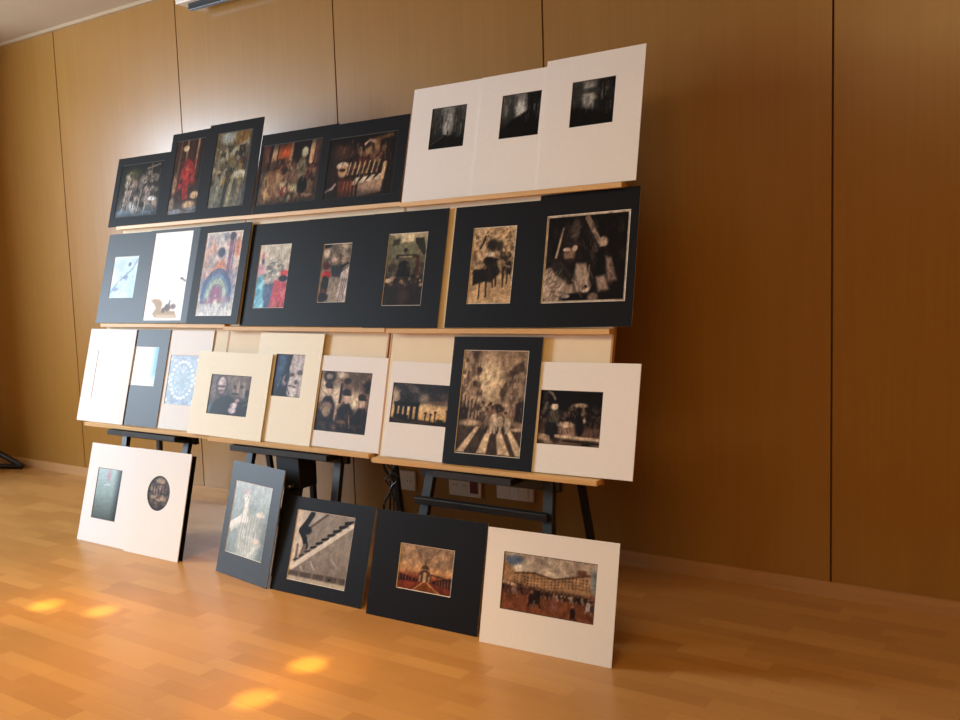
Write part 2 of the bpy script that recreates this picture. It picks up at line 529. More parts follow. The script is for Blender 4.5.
def pr_procession(p):
    p.grad([(0, (50, 30, 24)), (0.4, (60, 36, 28)), (0.5, (150, 110, 80)), (1, (110, 84, 66))])
    for x, w, c in ((0.07, 0.14, (150, 82, 62)), (0.24, 0.08, (200, 160, 120)), (0.4, 0.2, (176, 90, 44)), (0.52, 0.05, (190, 140, 96))):
        p.line(x, 0.0, x - 0.03, 0.38, w, c, 0.9)
    p.poly([(0.54, 0), (0.86, 0), (0.84, 0.3), (0.54, 0.35)], (34, 20, 16), 0.95)
    p.line(0.86, 0.0, 0.84, 0.35, 0.07, (200, 160, 120)); p.line(0.95, 0, 0.93, 0.35, 0.1, (130, 84, 72))
    p.el(0.42, 0.14, 0.06, 0.09, (206, 92, 36), 0.6); p.blobs(0.02, 0.3, 0.55, 0.5, 20, 0.05, 0.05, [(30, 20, 16), (90, 60, 44), (50, 30, 24)])
    p.poly([(0.0, 0.48), (0.38, 0.46), (0.4, 1.0), (0.0, 1.0)], (196, 156, 106), 0.85, 0.08)
    p.blobs(0.02, 0.55, 0.4, 0.98, 20, 0.05, 0.09, [(120, 76, 56), (220, 186, 130), (100, 60, 60)], 0.6)
    p.el(0.52, 0.78, 0.16, 0.16, (150, 140, 106), 0.7); p.blobs(0.4, 0.6, 0.64, 0.95, 24, 0.03, 0.05, [(60, 54, 44), (200, 190, 150), (150, 60, 46)])
    p.el(0.73, 0.2, 0.055, 0.09, (176, 170, 144), 0.4); p.el(0.7, 0.46, 0.08, 0.18, (130, 118, 92), 0.5)
    p.el(0.58, 0.5, 0.06, 0.14, (120, 90, 70), 0.7); p.el(0.75, 0.72, 0.08, 0.14, (22, 18, 18), 0.4)
    p.poly([(0.74, 0.86), (0.96, 0.88), (0.8, 0.93)], (206, 150, 120))
    p.blobs(0.8, 0.42, 0.98, 0.66, 24, 0.025, 0.05, [(130, 60, 56), (180, 130, 110), (50, 26, 26)])
    p.strokes(0.02, 0.2, 0.98, 0.95, 130, 0.06, 1.5, [(206, 170, 120), (50, 30, 24), (130, 84, 60), (30, 20, 16), (170, 150, 116)], 0.014, 0.6, 0.5)
    p.vignette(0.6, (20, 20, 22))


def pr_drummers(p):
    p.grad([(0, (34, 20, 18)), (0.5, (56, 36, 28)), (1, (46, 32, 26))])
    p.el(0.2, 0.26, 0.16, 0.14, (84, 54, 42), 0.7)
    p.poly([(0.6, 0.1), (0.92, 0.02), (0.94, 0.08), (0.74, 0.12), (0.76, 0.3), (0.68, 0.32), (0.66, 0.16)], (176, 128, 76), 0.9, 0.04)
    p.path([(0.54, 0.16), (0.6, 0.1), (0.68, 0.14)], 0.03, (190, 150, 130))
    p.blobs(0.35, 0.25, 0.85, 0.62, 60, 0.03, 0.05, [(150, 112, 74), (70, 44, 32), (176, 140, 96), (40, 26, 22), (110, 40, 34)])
    for k in range(7):
        p.line(0.36 + k * 0.07, 0.44, 0.33 + k * 0.07, 0.62, 0.02, (206, 178, 130), 0.9)
    p.poly([(0.5, 0.78), (0.86, 0.7), (0.84, 0.94), (0.5, 1.0)], (190, 154, 126), 0.95, 0.03)
    for k in range(4):
        p.poly([(0.38 + k * 0.11, 0.8 - k * 0.02), (0.47 + k * 0.11, 0.68 - k * 0.01), (0.52 + k * 0.11, 0.68 - k * 0.01), (0.47 + k * 0.11, 0.8 - k * 0.02)], (216, 196, 170), 0.95)
    p.line(0.86, 0.5, 0.84, 0.72, 0.05, (210, 176, 130))
    p.el(0.24, 0.47, 0.09, 0.06, (226, 206, 186), 0.35); p.el(0.25, 0.56, 0.07, 0.1, (206, 160, 116), 0.5); p.el(0.24, 0.54, 0.05, 0.03, (80, 48, 36), 0.5)
    p.poly([(0.2, 0.7), (0.4, 0.7), (0.46, 1), (0.22, 1)], (120, 56, 40), 0.9, 0.05)
    for k in range(4):
        p.line(0.3 + k * 0.05, 0.74, 0.28 + k * 0.06, 1.0, 0.02, (170, 110, 70), 0.8)
    p.path([(0.0, 0.88), (0.12, 0.82), (0.16, 0.76)], 0.03, (190, 170, 160)); p.el(0.06, 0.95, 0.1, 0.06, (44, 48, 34), 0.6)
    p.strokes(0.1, 0.05, 0.95, 0.6, 80, 0.06, 1.5, [(130, 96, 66), (40, 22, 20), (176, 144, 104), (90, 40, 34)], 0.012, 0.6, 0.4)
    p.vignette(0.6, (20, 18, 18))


def pr_alley(p, k):
    p.grad([(0, (84, 84, 82)), (0.55, (60, 60, 58)), (1, (24, 24, 24))])
    cx = (0.5, 0.5, 0.4)[k]
    top = (150, 150, 148) if k < 2 else (110, 108, 104)
    p.poly([(cx - 0.17, 0), (cx + 0.18, 0), (cx + 0.08, 0.66), (cx - 0.1, 0.66)], top, 0.9, 0.1)
    p.el(cx, 0.46 - 0.06 * k, 0.12, 0.22, (206, 206, 200), 1.0, 0.9)
    if k == 0:
        p.el(0.5, 0.62, 0.02, 0.06, (16, 16, 16)); p.poly([(0, 0.9), (0.4, 0.66), (1, 0.8), (1, 1), (0, 1)], (22, 22, 22), 0.9, 0.04)
        p.line(0.8, 0.1, 0.72, 0.6, 0.05, (90, 90, 88)); p.line(0.05, 0.88, 0.4, 0.7, 0.03, (96, 96, 94), 0.7)
    if k == 1:
        p.poly([(0, 0.85), (0.3, 0.58), (0.7, 0.4), (1, 0.2), (1, 1), (0, 1)], (18, 18, 18), 0.97, 0.05)
        p.poly([(0.62, 0), (1, 0), (1, 0.6), (0.7, 0.55)], (28, 28, 28), 0.9, 0.05)
        p.el(0.12, 0.3, 0.12, 0.24, (96, 96, 94), 0.8, 0.6)
    if k == 2:
        p.poly([(0.6, 0), (1, 0), (1, 1), (0.62, 0.55)], (34, 33, 31), 0.95, 0.06)
        p.poly([(0, 0.55), (0.4, 0.62), (1, 0.8), (1, 1), (0, 1)], (24, 23, 22), 0.95, 0.08)
        p.el(0.42, 0.24, 0.2, 0.06, (70, 70, 66), 0.8, 0.8); p.el(0.42, 0.4, 0.16, 0.05, (176, 174, 166), 0.8, 0.8)
    p.strokes(0, 0, 1, 0.55, 50, 0.2, 1.57, [(110, 110, 108), (40, 40, 40), (150, 150, 146)], 0.03, 0.45, 0.08)
    p.noise(0.15, 12, 3)


def pr_frost(p):
    p.grad([(0, (196, 222, 236)), (1, (176, 226, 240))])
    p.blobs(0, 0, 1, 1, 30, 0.14, 0.07, [(170, 196, 222), (220, 232, 240), (186, 206, 226)], 0.6)
    p.path([(0.05, 0.85), (0.3, 0.6), (0.5, 0.5), (0.8, 0.3), (0.95, 0.1)], 0.05, (120, 140, 172), 0.7)
    p.el(0.66, 0.2, 0.06, 0.05, (96, 116, 140), 0.5); p.el(0.56, 0.5, 0.1, 0.05, (120, 142, 170), 0.6); p.el(0.2, 0.78, 0.12, 0.05, (130, 150, 186), 0.7)
    p.blobs(0.1, 0.3, 0.9, 0.95, 20, 0.03, 0.03, [(140, 160, 190), (240, 250, 252)], 0.6)


def pr_snow_horse(p):
    p.grad([(0, (250, 250, 250)), (1, (248, 249, 250))])
    w = (176, 140, 96)
    p.poly([(0.14, 0.77), (0.22, 0.75), (0.38, 0.76), (0.46, 0.8), (0.44, 0.88), (0.52, 0.88), (0.8, 0.89), (0.86, 0.96), (0.3, 0.96), (0.22, 0.92), (0.3, 0.86), (0.24, 0.81)], w, 0.95, 0.03)
    p.poly([(0.3, 0.93), (0.84, 0.93), (0.8, 0.97), (0.4, 0.97)], (214, 184, 150), 0.9, 0.03)
    p.el(0.6, 0.85, 0.08, 0.04, (96, 70, 56), 0.5); p.line(0.64, 0.78, 0.62, 0.88, 0.04, (120, 96, 80)); p.el(0.74, 0.84, 0.07, 0.03, (130, 104, 96), 0.6)
    p.el(0.5, 0.88, 0.05, 0.03, (110, 80, 50), 0.5); p.line(0.84, 0.53, 0.96, 0.56, 0.035, (150, 144, 120)); p.el(0.86, 0.53, 0.04, 0.01, (120, 112, 90), 0.5)


def pr_collage(p):
    p.grad([(0, (196, 190, 186)), (0.4, (186, 150, 136)), (0.6, (110, 120, 150)), (0.85, (190, 186, 184)), (1, (206, 204, 196))])
    p.blobs(0.05, 0.05, 0.95, 0.6, 60, 0.08, 0.05, [(200, 132, 108), (214, 206, 198), (150, 130, 140), (120, 132, 150), (206, 160, 140)], 0.7)
    p.el(0.48, 0.25, 0.1, 0.06, (66, 72, 96), 0.5); p.poly([(0.25, 0.5), (0.38, 0.36), (0.6, 0.34), (0.66, 0.5)], (206, 122, 88), 0.9, 0.05)
    p.line(0.72, 0.03, 0.72, 0.6, 0.1, (118, 72, 104), 0.85); p.line(0.8, 0.05, 0.8, 0.5, 0.04, (80, 88, 124), 0.8); p.el(0.72, 0.06, 0.07, 0.05, (70, 72, 88), 0.6)
    p.el(0.9, 0.22, 0.08, 0.1, (214, 120, 84), 0.7, 0.8)
    for r, c in ((0.36, (52, 76, 124)), (0.27, (96, 130, 156)), (0.21, (170, 184, 150)), (0.13, (120, 96, 128)), (0.08, (150, 60, 96))):
        m = (np.abs(np.sqrt((s_x(p, 0.48)) ** 2 + ((p.Y - 0.76) * p.asp * 0.85) ** 2) - r) < 0.055) & (p.Y < 0.85)
        p.mix(m.astype(float), c, 0.8)
    p.poly([(0.12, 0.8), (0.86, 0.76), (0.9, 0.84), (0.1, 0.86)], (150, 84, 110), 0.5, 0.06)
    p.el(0.5, 0.84, 0.06, 0.04, (220, 216, 190), 0.7); p.blobs(0.15, 0.86, 0.85, 0.96, 14, 0.06, 0.04, [(150, 150, 154), (214, 214, 206)], 0.6)
    p.noise(0.08, 20).border(0.03, (222, 218, 210))


def s_x(p, c):
    return p.X - c


def pr_flags(p):
    p.grad([(0, (206, 196, 176)), (0.4, (190, 180, 164)), (1, (170, 150, 150))])
    p.el(0.12, 0.2, 0.1, 0.12, (216, 190, 180), 0.8); p.el(0.14, 0.18, 0.04, 0.05, (206, 116, 120), 0.6); p.el(0.15, 0.27, 0.05, 0.05, (84, 92, 110), 0.5)
    p.el(0.12, 0.42, 0.12, 0.1, (206, 150, 164), 0.8)
    p.blobs(0.25, 0.3, 0.8, 0.55, 34, 0.05, 0.025, [(110, 116, 112), (226, 224, 216), (150, 156, 148), (84, 92, 96)], 0.8)
    p.path([(0.38, 0.3), (0.62, 0.28), (0.66, 0.24)], 0.02, (90, 100, 104))
    p.poly([(0.0, 0.5), (0.22, 0.48), (0.3, 0.7), (0.36, 1), (0, 1)], (96, 196, 222), 0.9, 0.06)
    p.poly([(0.3, 0.62), (0.6, 0.6), (0.56, 1), (0.36, 1), (0.28, 0.8)], (64, 92, 140), 0.85, 0.06)
    p.poly([(0.58, 0.56), (0.98, 0.6), (1, 1), (0.52, 1)], (206, 64, 84), 0.9, 0.05)
    p.el(0.87, 0.46, 0.13, 0.05, (216, 66, 70), 0.4); p.el(0.85, 0.54, 0.14, 0.05, (44, 30, 50), 0.4)
    p.blobs(0.02, 0.55, 0.3, 0.98, 14, 0.05, 0.05, [(170, 226, 240), (60, 130, 170)], 0.6); p.blobs(0.6, 0.62, 0.98, 0.98, 12, 0.05, 0.05, [(230, 130, 140), (160, 70, 60)], 0.6)


def pr_runner(p):
    p.grad([(0, (140, 126, 112)), (0.35, (120, 108, 96)), (0.5, (146, 132, 116)), (1, (170, 154, 136))])
    p.blobs(0, 0, 1, 0.36, 50, 0.1, 0.05, [(190, 172, 148), (70, 56, 46), (150, 130, 112), (96, 82, 72)], 0.7)
    p.el(0.14, 0.17, 0.12, 0.08, (206, 184, 160), 0.6); p.el(0.15, 0.04, 0.14, 0.04, (30, 28, 30), 0.5); p.el(0.42, 0.28, 0.09, 0.04, (214, 180, 160), 0.5)
    p.poly([(0.35, 0.38), (0.8, 0.36), (0.72, 0.58), (0.4, 0.56)], (46, 52, 64), 0.9, 0.05)
    p.poly([(0.72, 0.5), (0.98, 0.4), (0.98, 1), (0.62, 1)], (206, 190, 182), 0.9, 0.04)
    for k in range(3):
        p.line(0.8 + k * 0.06, 0.6, 0.72 + k * 0.07, 1.0, 0.03, (110, 96, 100), 0.7)
    p.line(0.7, 0.4, 0.96, 0.34, 0.05, (40, 34, 34)); p.line(0.55, 0.3, 0.9, 0.3, 0.03, (200, 150, 120), 0.8)
    p.el(0.18, 0.38, 0.14, 0.06, (110, 30, 32), 0.5); p.el(0.22, 0.53, 0.15, 0.07, (206, 36, 44), 0.4)
    p.line(0.18, 0.6, 0.14, 0.96, 0.2, (46, 36, 34)); p.line(0.28, 0.6, 0.26, 0.8, 0.1, (46, 40, 34)); p.el(0.2, 0.8, 0.12, 0.04, (110, 50, 40), 0.5)
    p.el(0.18, 0.9, 0.18, 0.07, (26, 12, 14), 0.5)
    p.strokes(0.02, 0.02, 0.98, 0.4, 50, 0.06, 1.0, [(206, 190, 166), (60, 48, 42), (150, 130, 110)], 0.016, 0.6, 0.8)


def pr_courtyard(p):
    p.grad([(0, (200, 184, 150)), (0.13, (150, 144, 112)), (0.5, (100, 92, 70)), (0.66, (60, 46, 36)), (1, (50, 34, 28))])
    p.poly([(0.32, 0), (0.66, 0), (0.64, 0.13), (0.34, 0.13)], (222, 204, 166)); p.poly([(0, 0), (0.3, 0.1), (0.3, 0.3), (0, 0.4)], (120, 118, 92), 0.8)
    p.poly([(0.68, 0.08), (0.9, 0.08), (1, 0.3), (0.92, 0.32), (0.7, 0.14)], (64, 60, 44)); p.poly([(0.14, 0.09), (0.3, 0.08), (0.28, 0.16), (0.12, 0.18)], (76, 72, 52))
    p.poly([(0.3, 0.16), (0.72, 0.16), (0.9, 0.34), (0.12, 0.34)], (132, 128, 98), 0.9)
    p.el(0.47, 0.24, 0.05, 0.03, (50, 44, 34), 0.5)
    p.poly([(0.26, 0.3), (0.76, 0.3), (0.8, 0.36), (0.22, 0.36)], (60, 54, 40)); p.poly([(0.32, 0.32), (0.66, 0.32), (0.66, 0.35), (0.32, 0.35)], (160, 146, 116))
    p.poly([(0.33, 0.42), (0.46, 0.37), (0.62, 0.42), (0.64, 0.6), (0.3, 0.6)], (26, 16, 16)); p.line(0.8, 0.34, 0.8, 0.56, 0.08, (100, 46, 34))
    p.line(0.24, 0.36, 0.22, 0.58, 0.06, (140, 124, 96), 0.7); p.line(0.7, 0.36, 0.72, 0.56, 0.05, (130, 116, 90), 0.7)
    p.blobs(0.05, 0.34, 0.98, 0.58, 24, 0.05, 0.03, [(56, 46, 34), (110, 100, 76)], 0.6)
    p.blobs(0.03, 0.6, 0.97, 0.72, 40, 0.04, 0.025, [(190, 160, 130), (60, 44, 36), (130, 104, 84), (30, 20, 18)], 0.9); p.el(0.1, 0.65, 0.09, 0.03, (206, 180, 150), 0.5)
    p.poly([(0, 0.72), (1, 0.74), (1, 1), (0, 1)], (52, 38, 32), 0.85, 0.05); p.el(0.5, 0.86, 0.14, 0.1, (88, 70, 58), 1, 0.6)


def pr_horseman(p):
    p.grad([(0, (214, 182, 140)), (0.7, (196, 164, 122)), (1, (216, 182, 136))])
    p.blobs(0, 0.0, 1, 0.6, 160, 0.035, 0.022, [(150, 120, 86), (90, 70, 50), (226, 196, 150), (120, 96, 68)], 0.7)
    p.poly([(0.08, 0.55), (0.4, 0.54), (0.42, 0.7), (0.1, 0.75)], (28, 22, 18), 0.95, 0.04); p.poly([(0.34, 0.44), (0.6, 0.4), (0.7, 0.6), (0.5, 0.72), (0.34, 0.7)], (44, 34, 26), 0.9, 0.04)
    p.el(0.42, 0.44, 0.12, 0.05, (34, 26, 20), 0.5); p.el(0.48, 0.24, 0.13, 0.08, (60, 48, 40), 0.6); p.el(0.64, 0.26, 0.08, 0.07, (80, 68, 52), 0.6)
    p.path([(0.2, 0.28), (0.28, 0.18), (0.3, 0.12)], 0.04, (56, 44, 34)); p.el(0.44, 0.36, 0.12, 0.03, (226, 206, 176), 0.4)
    p.blobs(0.55, 0.38, 0.95, 0.6, 40, 0.05, 0.03, [(50, 40, 30), (180, 150, 110), (34, 26, 20)], 0.8)
    for x0, y0, x1, y1 in ((0.26, 0.7, 0.26, 0.92), (0.4, 0.68, 0.42, 0.9), (0.52, 0.62, 0.56, 0.78), (0.6, 0.6, 0.62, 0.76), (0.76, 0.55, 0.78, 0.78), (0.86, 0.55, 0.86, 0.74), (0.92, 0.5, 0.92, 0.62)):
        p.line(x0, y0, x1, y1, 0.04, (52, 38, 28), 0.9)
    for k in range(8):
        y = 0.76 + k * 0.03
        p.line(0.0, y + 0.06, 1.0, y - 0.06, 0.012, (150, 118, 84), 0.5)
    p.strokes(0.02, 0.05, 0.98, 0.52, 90, 0.05, 1.4, [(96, 76, 54), (226, 198, 156), (60, 46, 34), (160, 130, 96)], 0.012, 0.6, 0.6)
    p.strokes(0.3, 0.2, 0.9, 0.66, 60, 0.05, 1.4, [(40, 30, 24), (206, 178, 140), (28, 20, 16), (110, 88, 64)], 0.014, 0.7, 0.6)


def pr_musicians(p):
    p.grad([(0, (22, 17, 15)), (1, (26, 20, 18))])
    p.blobs(0.05, 0.1, 0.95, 0.6, 60, 0.04, 0.05, [(50, 40, 36), (34, 27, 25), (62, 48, 42), (16, 12, 12)], 0.7)
    w = (200, 178, 158)
    p.poly([(0.0, 0.62), (0.12, 0.58), (0.22, 0.66), (0.26, 0.8), (0.22, 0.98), (0.06, 0.98), (0, 0.92)], w, 0.95, 0.04)
    p.poly([(0.22, 0.72), (0.36, 0.72), (0.42, 0.9), (0.2, 0.96)], (180, 160, 140), 0.9, 0.05)
    for k in range(6):
        p.line(0.0 + k * 0.03, 0.7 + k * 0.04, 0.14 + k * 0.03, 0.6 + k * 0.07, 0.014, (110, 92, 80), 0.7)
    p.poly([(0.08, 0.56), (0.2, 0.5), (0.34, 0.66), (0.4, 0.76), (0.34, 0.8), (0.16, 0.68)], (58, 50, 46), 0.95, 0.03)
    p.line(0.22, 0.16, 0.15, 0.48, 0.025, (200, 176, 150)); p.line(0.22, 0.3, 0.36, 0.3, 0.03, (60, 46, 42))
    p.poly([(0.22, 0.14), (0.38, 0.14), (0.38, 0.36), (0.2, 0.36)], (52, 40, 38), 0.8, 0.04)
    p.el(0.31, 0.46, 0.07, 0.08, (150, 118, 100), 0.5); p.el(0.27, 0.4, 0.04, 0.02, (214, 190, 168), 0.5); p.el(0.37, 0.39, 0.03, 0.035, (220, 196, 172), 0.5); p.el(0.32, 0.53, 0.07, 0.03, (60, 40, 36), 0.6)
    p.el(0.37, 0.18, 0.045, 0.12, (130, 110, 100), 0.8, 0.7)
    p.poly([(0.4, 0.56), (0.52, 0.56), (0.58, 0.72), (0.56, 0.88), (0.42, 0.88), (0.38, 0.74)], (190, 168, 150), 0.92, 0.04)
    p.poly([(0.5, 0.52), (0.58, 0.62), (0.64, 0.8), (0.58, 0.8)], (50, 42, 38), 0.9)
    p.line(0.5, 0.06, 0.58, 0.2, 0.06, (176, 150, 132), 0.8); p.line(0.58, 0.2, 0.68, 0.38, 0.05, (190, 164, 142), 0.85)
    p.el(0.7, 0.34, 0.05, 0.06, (206, 178, 156), 0.5); p.el(0.71, 0.42, 0.08, 0.03, (30, 20, 20), 0.5); p.el(0.62, 0.4, 0.04, 0.06, (96, 80, 74), 0.7)
    p.el(0.66, 0.56, 0.09, 0.09, (20, 18, 18), 0.5)
    p.poly([(0.74, 0.5), (0.8, 0.52), (0.88, 0.76), (0.78, 0.78)], (180, 150, 134), 0.9, 0.04); p.poly([(0.64, 0.72), (0.74, 0.7), (0.8, 0.86), (0.68, 0.88)], (190, 166, 148), 0.9, 0.04)
    p.el(0.52, 0.82, 0.07, 0.06, (216, 196, 176), 0.4); p.el(0.53, 0.82, 0.02, 0.02, (60, 44, 40)); p.line(0.38, 0.74, 0.5, 0.84, 0.04, (150, 126, 112))
    p.el(0.4, 0.94, 0.16, 0.05, (14, 10, 10), 0.5); p.el(0.62, 0.94, 0.06, 0.05, (150, 128, 118), 0.6); p.el(0.3, 0.92, 0.05, 0.02, (176, 158, 150), 0.5)
    p.strokes(0.02, 0.6, 0.3, 0.92, 40, 0.16, 2.2, [(226, 206, 186), (120, 102, 90), (70, 58, 52), (210, 190, 170)], 0.01, 0.7, 0.25)
    p.strokes(0.4, 0.58, 0.56, 0.84, 22, 0.1, 1.3, [(220, 200, 182), (120, 102, 92), (84, 70, 64)], 0.01, 0.7)
    p.strokes(0.74, 0.52, 0.84, 0.74, 12, 0.1, 1.2, [(206, 180, 160), (96, 80, 72)], 0.01, 0.7)
    p.strokes(0.22, 0.14, 0.4, 0.36, 30, 0.05, 0.1, [(96, 80, 72), (30, 22, 20), (130, 112, 100)], 0.01, 0.6)
    p.strokes(0.46, 0.1, 0.66, 0.5, 34, 0.1, 1.2, [(84, 70, 64), (20, 15, 14), (110, 94, 84)], 0.012, 0.6)
    p.strokes(0.7, 0.1, 0.96, 0.6, 40, 0.05, 1.5, [(60, 48, 44), (14, 10, 10), (84, 70, 62)], 0.012, 0.6)
    p.strokes(0.08, 0.5, 0.36, 0.72, 26, 0.1, 0.8, [(84, 72, 66), (34, 28, 26)], 0.01, 0.6)
    p.border(0.03, (200, 184, 166))


def pr_blank(p):
    p.grad([(0, (250, 250, 250)), (1, (248, 248, 248))])
    p.el(0.5, 0.5, 0.2, 0.2, (244, 246, 248), 1)


def pr_bluewhite(p):
    p.grad([(0, (246, 250, 252)), (0.75, (240, 248, 252)), (0.9, (150, 206, 232)), (1, (96, 176, 214))], True)  # the white is window sheen painted into the print
    p.poly([(0.6, 1), (1, 0.7), (1, 1)], (244, 250, 252), 0.8, 0.15)


def pr_beads(p):
    p.grad([(0, (168, 190, 216)), (0.5, (170, 204, 222)), (1, (160, 184, 214))])
    p.noise(0.08, 14)
    for k in range(22):
        t = 2 * math.pi * k / 22
        p.el(0.5 + 0.38 * math.cos(t), 0.5 + 0.36 * math.sin(t), 0.05, 0.028, (244, 252, 255), 0.4, 0.95)
    for k in range(14):
        t = 2 * math.pi * (k + 0.5) / 14
        p.el(0.5 + 0.22 * math.cos(t), 0.5 + 0.26 * math.sin(t), 0.035, 0.02, (226, 240, 250), 0.5, 0.7)
    for x in (0.03, 0.97):
        for y in (0.1, 0.45, 0.55, 0.9):
            p.el(x, y, 0.05, 0.03, (244, 250, 255), 0.4)
    p.el(0.5, 0.32, 0.05, 0.05, (216, 226, 250), 0.6); p.blobs(0, 0, 1, 0.12, 12, 0.05, 0.02, [(236, 244, 250), (140, 166, 200)], 0.7)
    p.blobs(0, 0.9, 1, 1, 12, 0.05, 0.02, [(236, 244, 250), (130, 156, 200)], 0.7)
    p.strokes(0, 0, 1, 1, 60, 0.05, 1.4, [(140, 166, 200), (226, 240, 250), (150, 190, 214)], 0.014, 0.5, 1.5)


def pr_monk(p):
    p.grad([(0, (110, 96, 92)), (0.5, (104, 90, 88)), (1, (40, 40, 50))])
    p.el(0.6, 0.12, 0.3, 0.14, (140, 122, 112), 0.9); p.el(0.12, 0.4, 0.08, 0.3, (130, 116, 110), 0.8); p.el(0.03, 0.85, 0.14, 0.16, (90, 110, 124), 0.9)
    p.poly([(0.08, 0.98), (0.14, 0.7), (0.3, 0.56), (0.52, 0.5), (0.64, 0.62), (0.66, 1), (0.08, 1)], (26, 26, 34), 0.97, 0.05)
    p.el(0.29, 0.28, 0.13, 0.24, (50, 40, 40), 0.5); p.el(0.29, 0.26, 0.105, 0.2, (196, 178, 176), 0.3); p.line(0.2, 0.3, 0.38, 0.3, 0.03, (84, 66, 66)); p.el(0.29, 0.44, 0.07, 0.05, (150, 126, 122), 0.5)
    p.line(0.22, 0.4, 0.36, 0.4, 0.015, (96, 74, 72))
    for x, y in ((0.66, 0.32), (0.78, 0.3)):
        p.el(x, y, 0.14, 0.2, (150, 130, 118), 0.6, 0.9)
    p.el(0.62, 0.3, 0.04, 0.05, (70, 54, 50), 0.6); p.el(0.78, 0.28, 0.04, 0.05, (70, 54, 50), 0.6); p.el(0.7, 0.3, 0.025, 0.14, (190, 170, 150), 0.6); p.el(0.64, 0.46, 0.1, 0.025, (50, 34, 34), 0.6)
    p.el(0.84, 0.44, 0.07, 0.1, (160, 144, 144), 0.5); p.el(0.93, 0.44, 0.05, 0.1, (40, 34, 38), 0.6)
    p.el(0.72, 0.62, 0.05, 0.05, (190, 168, 168), 0.5); p.el(0.66, 0.74, 0.1, 0.07, (206, 186, 190), 0.5); p.el(0.62, 0.86, 0.09, 0.08, (216, 200, 206), 0.5)
    p.poly([(0.74, 0.66), (1, 0.6), (1, 1), (0.72, 1)], (36, 38, 42), 0.9, 0.05); p.line(0.86, 0.74, 1, 0.66, 0.03, (130, 116, 112), 0.7); p.noise(0.1, 20)


def pr_blueface(p):
    p.grad([(0, (44, 66, 96)), (0.5, (40, 60, 90)), (1, (32, 38, 56))])
    p.el(0.24, 0.2, 0.12, 0.22, (84, 124, 164), 0.9, 0.8); p.el(0.12, 0.5, 0.14, 0.3, (60, 86, 124), 0.9, 0.7); p.line(0.26, 0.55, 0.2, 0.75, 0.05, (96, 126, 156), 0.7)
    p.poly([(0.55, 0), (1, 0), (1, 1), (0.66, 1), (0.5, 0.8), (0.56, 0.5), (0.5, 0.3)], (206, 196, 194), 0.97, 0.05)
    p.poly([(0.46, 0), (0.58, 0), (0.54, 0.2), (0.5, 0.42), (0.46, 0.4)], (40, 38, 52), 0.9, 0.04)
    p.el(0.88, 0.42, 0.1, 0.06, (110, 106, 108), 0.7); p.el(0.62, 0.48, 0.08, 0.04, (110, 92, 90), 0.6); p.el(0.78, 0.64, 0.05, 0.05, (96, 84, 88), 0.5)
    p.el(0.4, 0.62, 0.09, 0.12, (150, 136, 140), 0.6); p.el(0.44, 0.58, 0.05, 0.07, (40, 42, 56), 0.5); p.line(0.5, 0.72, 0.8, 0.76, 0.03, (110, 84, 84))
    p.el(0.68, 0.88, 0.16, 0.1, (226, 218, 216), 0.5); p.line(0.5, 0.75, 0.6, 0.92, 0.04, (84, 70, 76), 0.8); p.line(0.85, 0.6, 0.88, 1, 0.08, (150, 138, 140), 0.6); p.noise(0.08, 16)


def pr_band(p):
    p.grad([(0, (130, 106, 90)), (0.5, (150, 124, 106)), (1, (60, 44, 40))])
    p.el(0.1, 0.25, 0.12, 0.25, (216, 196, 170), 0.9); p.el(0.36, 0.4, 0.1, 0.2, (220, 200, 176), 0.9); p.el(0.7, 0.5, 0.1, 0.16, (226, 208, 178), 0.9); p.el(0.42, 0.06, 0.1, 0.06, (206, 190, 170), 0.8)
    p.poly([(0.55, 0), (1, 0), (1, 0.22), (0.62, 0.3)], (112, 92, 78), 0.9, 0.08)
    # three bandsmen in plumed helmets
    for x, y, s_ in ((0.2, 0.28, 1.0), (0.56, 0.38, 1.1), (0.86, 0.44, 1.0)):
        p.poly([(x - 0.16 * s_, y + 0.3), (x - 0.05, y + 0.14), (x + 0.07, y + 0.14), (x + 0.15 * s_, y + 0.28), (x + 0.16 * s_, 1), (x - 0.18 * s_, 1)], (30, 20, 26), 0.96, 0.04)
        p.el(x, y + 0.05, 0.055 * s_, 0.08 * s_, (214, 186, 164), 0.35)
        p.el(x - 0.01, y - 0.04, 0.075 * s_, 0.05 * s_, (56, 40, 40), 0.4)
        p.line(x - 0.06, y + 0.0, x + 0.07, y + 0.0, 0.025, (24, 16, 18))
    p.el(0.18, 0.1, 0.12, 0.1, (50, 36, 34), 0.4); p.el(0.18, 0.1, 0.07, 0.05, (150, 134, 124), 0.7)
    p.el(0.54, 0.16, 0.07, 0.05, (50, 30, 32), 0.5); p.el(0.93, 0.24, 0.08, 0.1, (44, 34, 32), 0.5); p.line(0.44, 0.22, 0.44, 0.5, 0.05, (50, 34, 30))
    p.el(0.18, 0.6, 0.13, 0.09, (150, 126, 106), 0.5); p.el(0.2, 0.68, 0.08, 0.08, (176, 154, 130), 0.5); p.el(0.38, 0.72, 0.03, 0.09, (190, 164, 140), 0.5)
    p.el(0.5, 0.82, 0.1, 0.03, (140, 100, 84), 0.6); p.blobs(0.05, 0.85, 0.95, 0.98, 16, 0.06, 0.03, [(110, 86, 74), (40, 28, 26), (150, 120, 104)], 0.6)
    p.line(0.64, 0.7, 0.68, 0.9, 0.02, (150, 110, 90))
    p.strokes(0.02, 0.02, 0.98, 0.4, 50, 0.06, 1.0, [(90, 72, 62), (206, 190, 170), (56, 42, 38)], 0.012, 0.5, 0.8)
    p.strokes(0.04, 0.45, 0.98, 0.98, 110, 0.06, 1.4, [(20, 14, 18), (150, 128, 112), (44, 32, 32), (90, 72, 64)], 0.012, 0.6, 0.6)


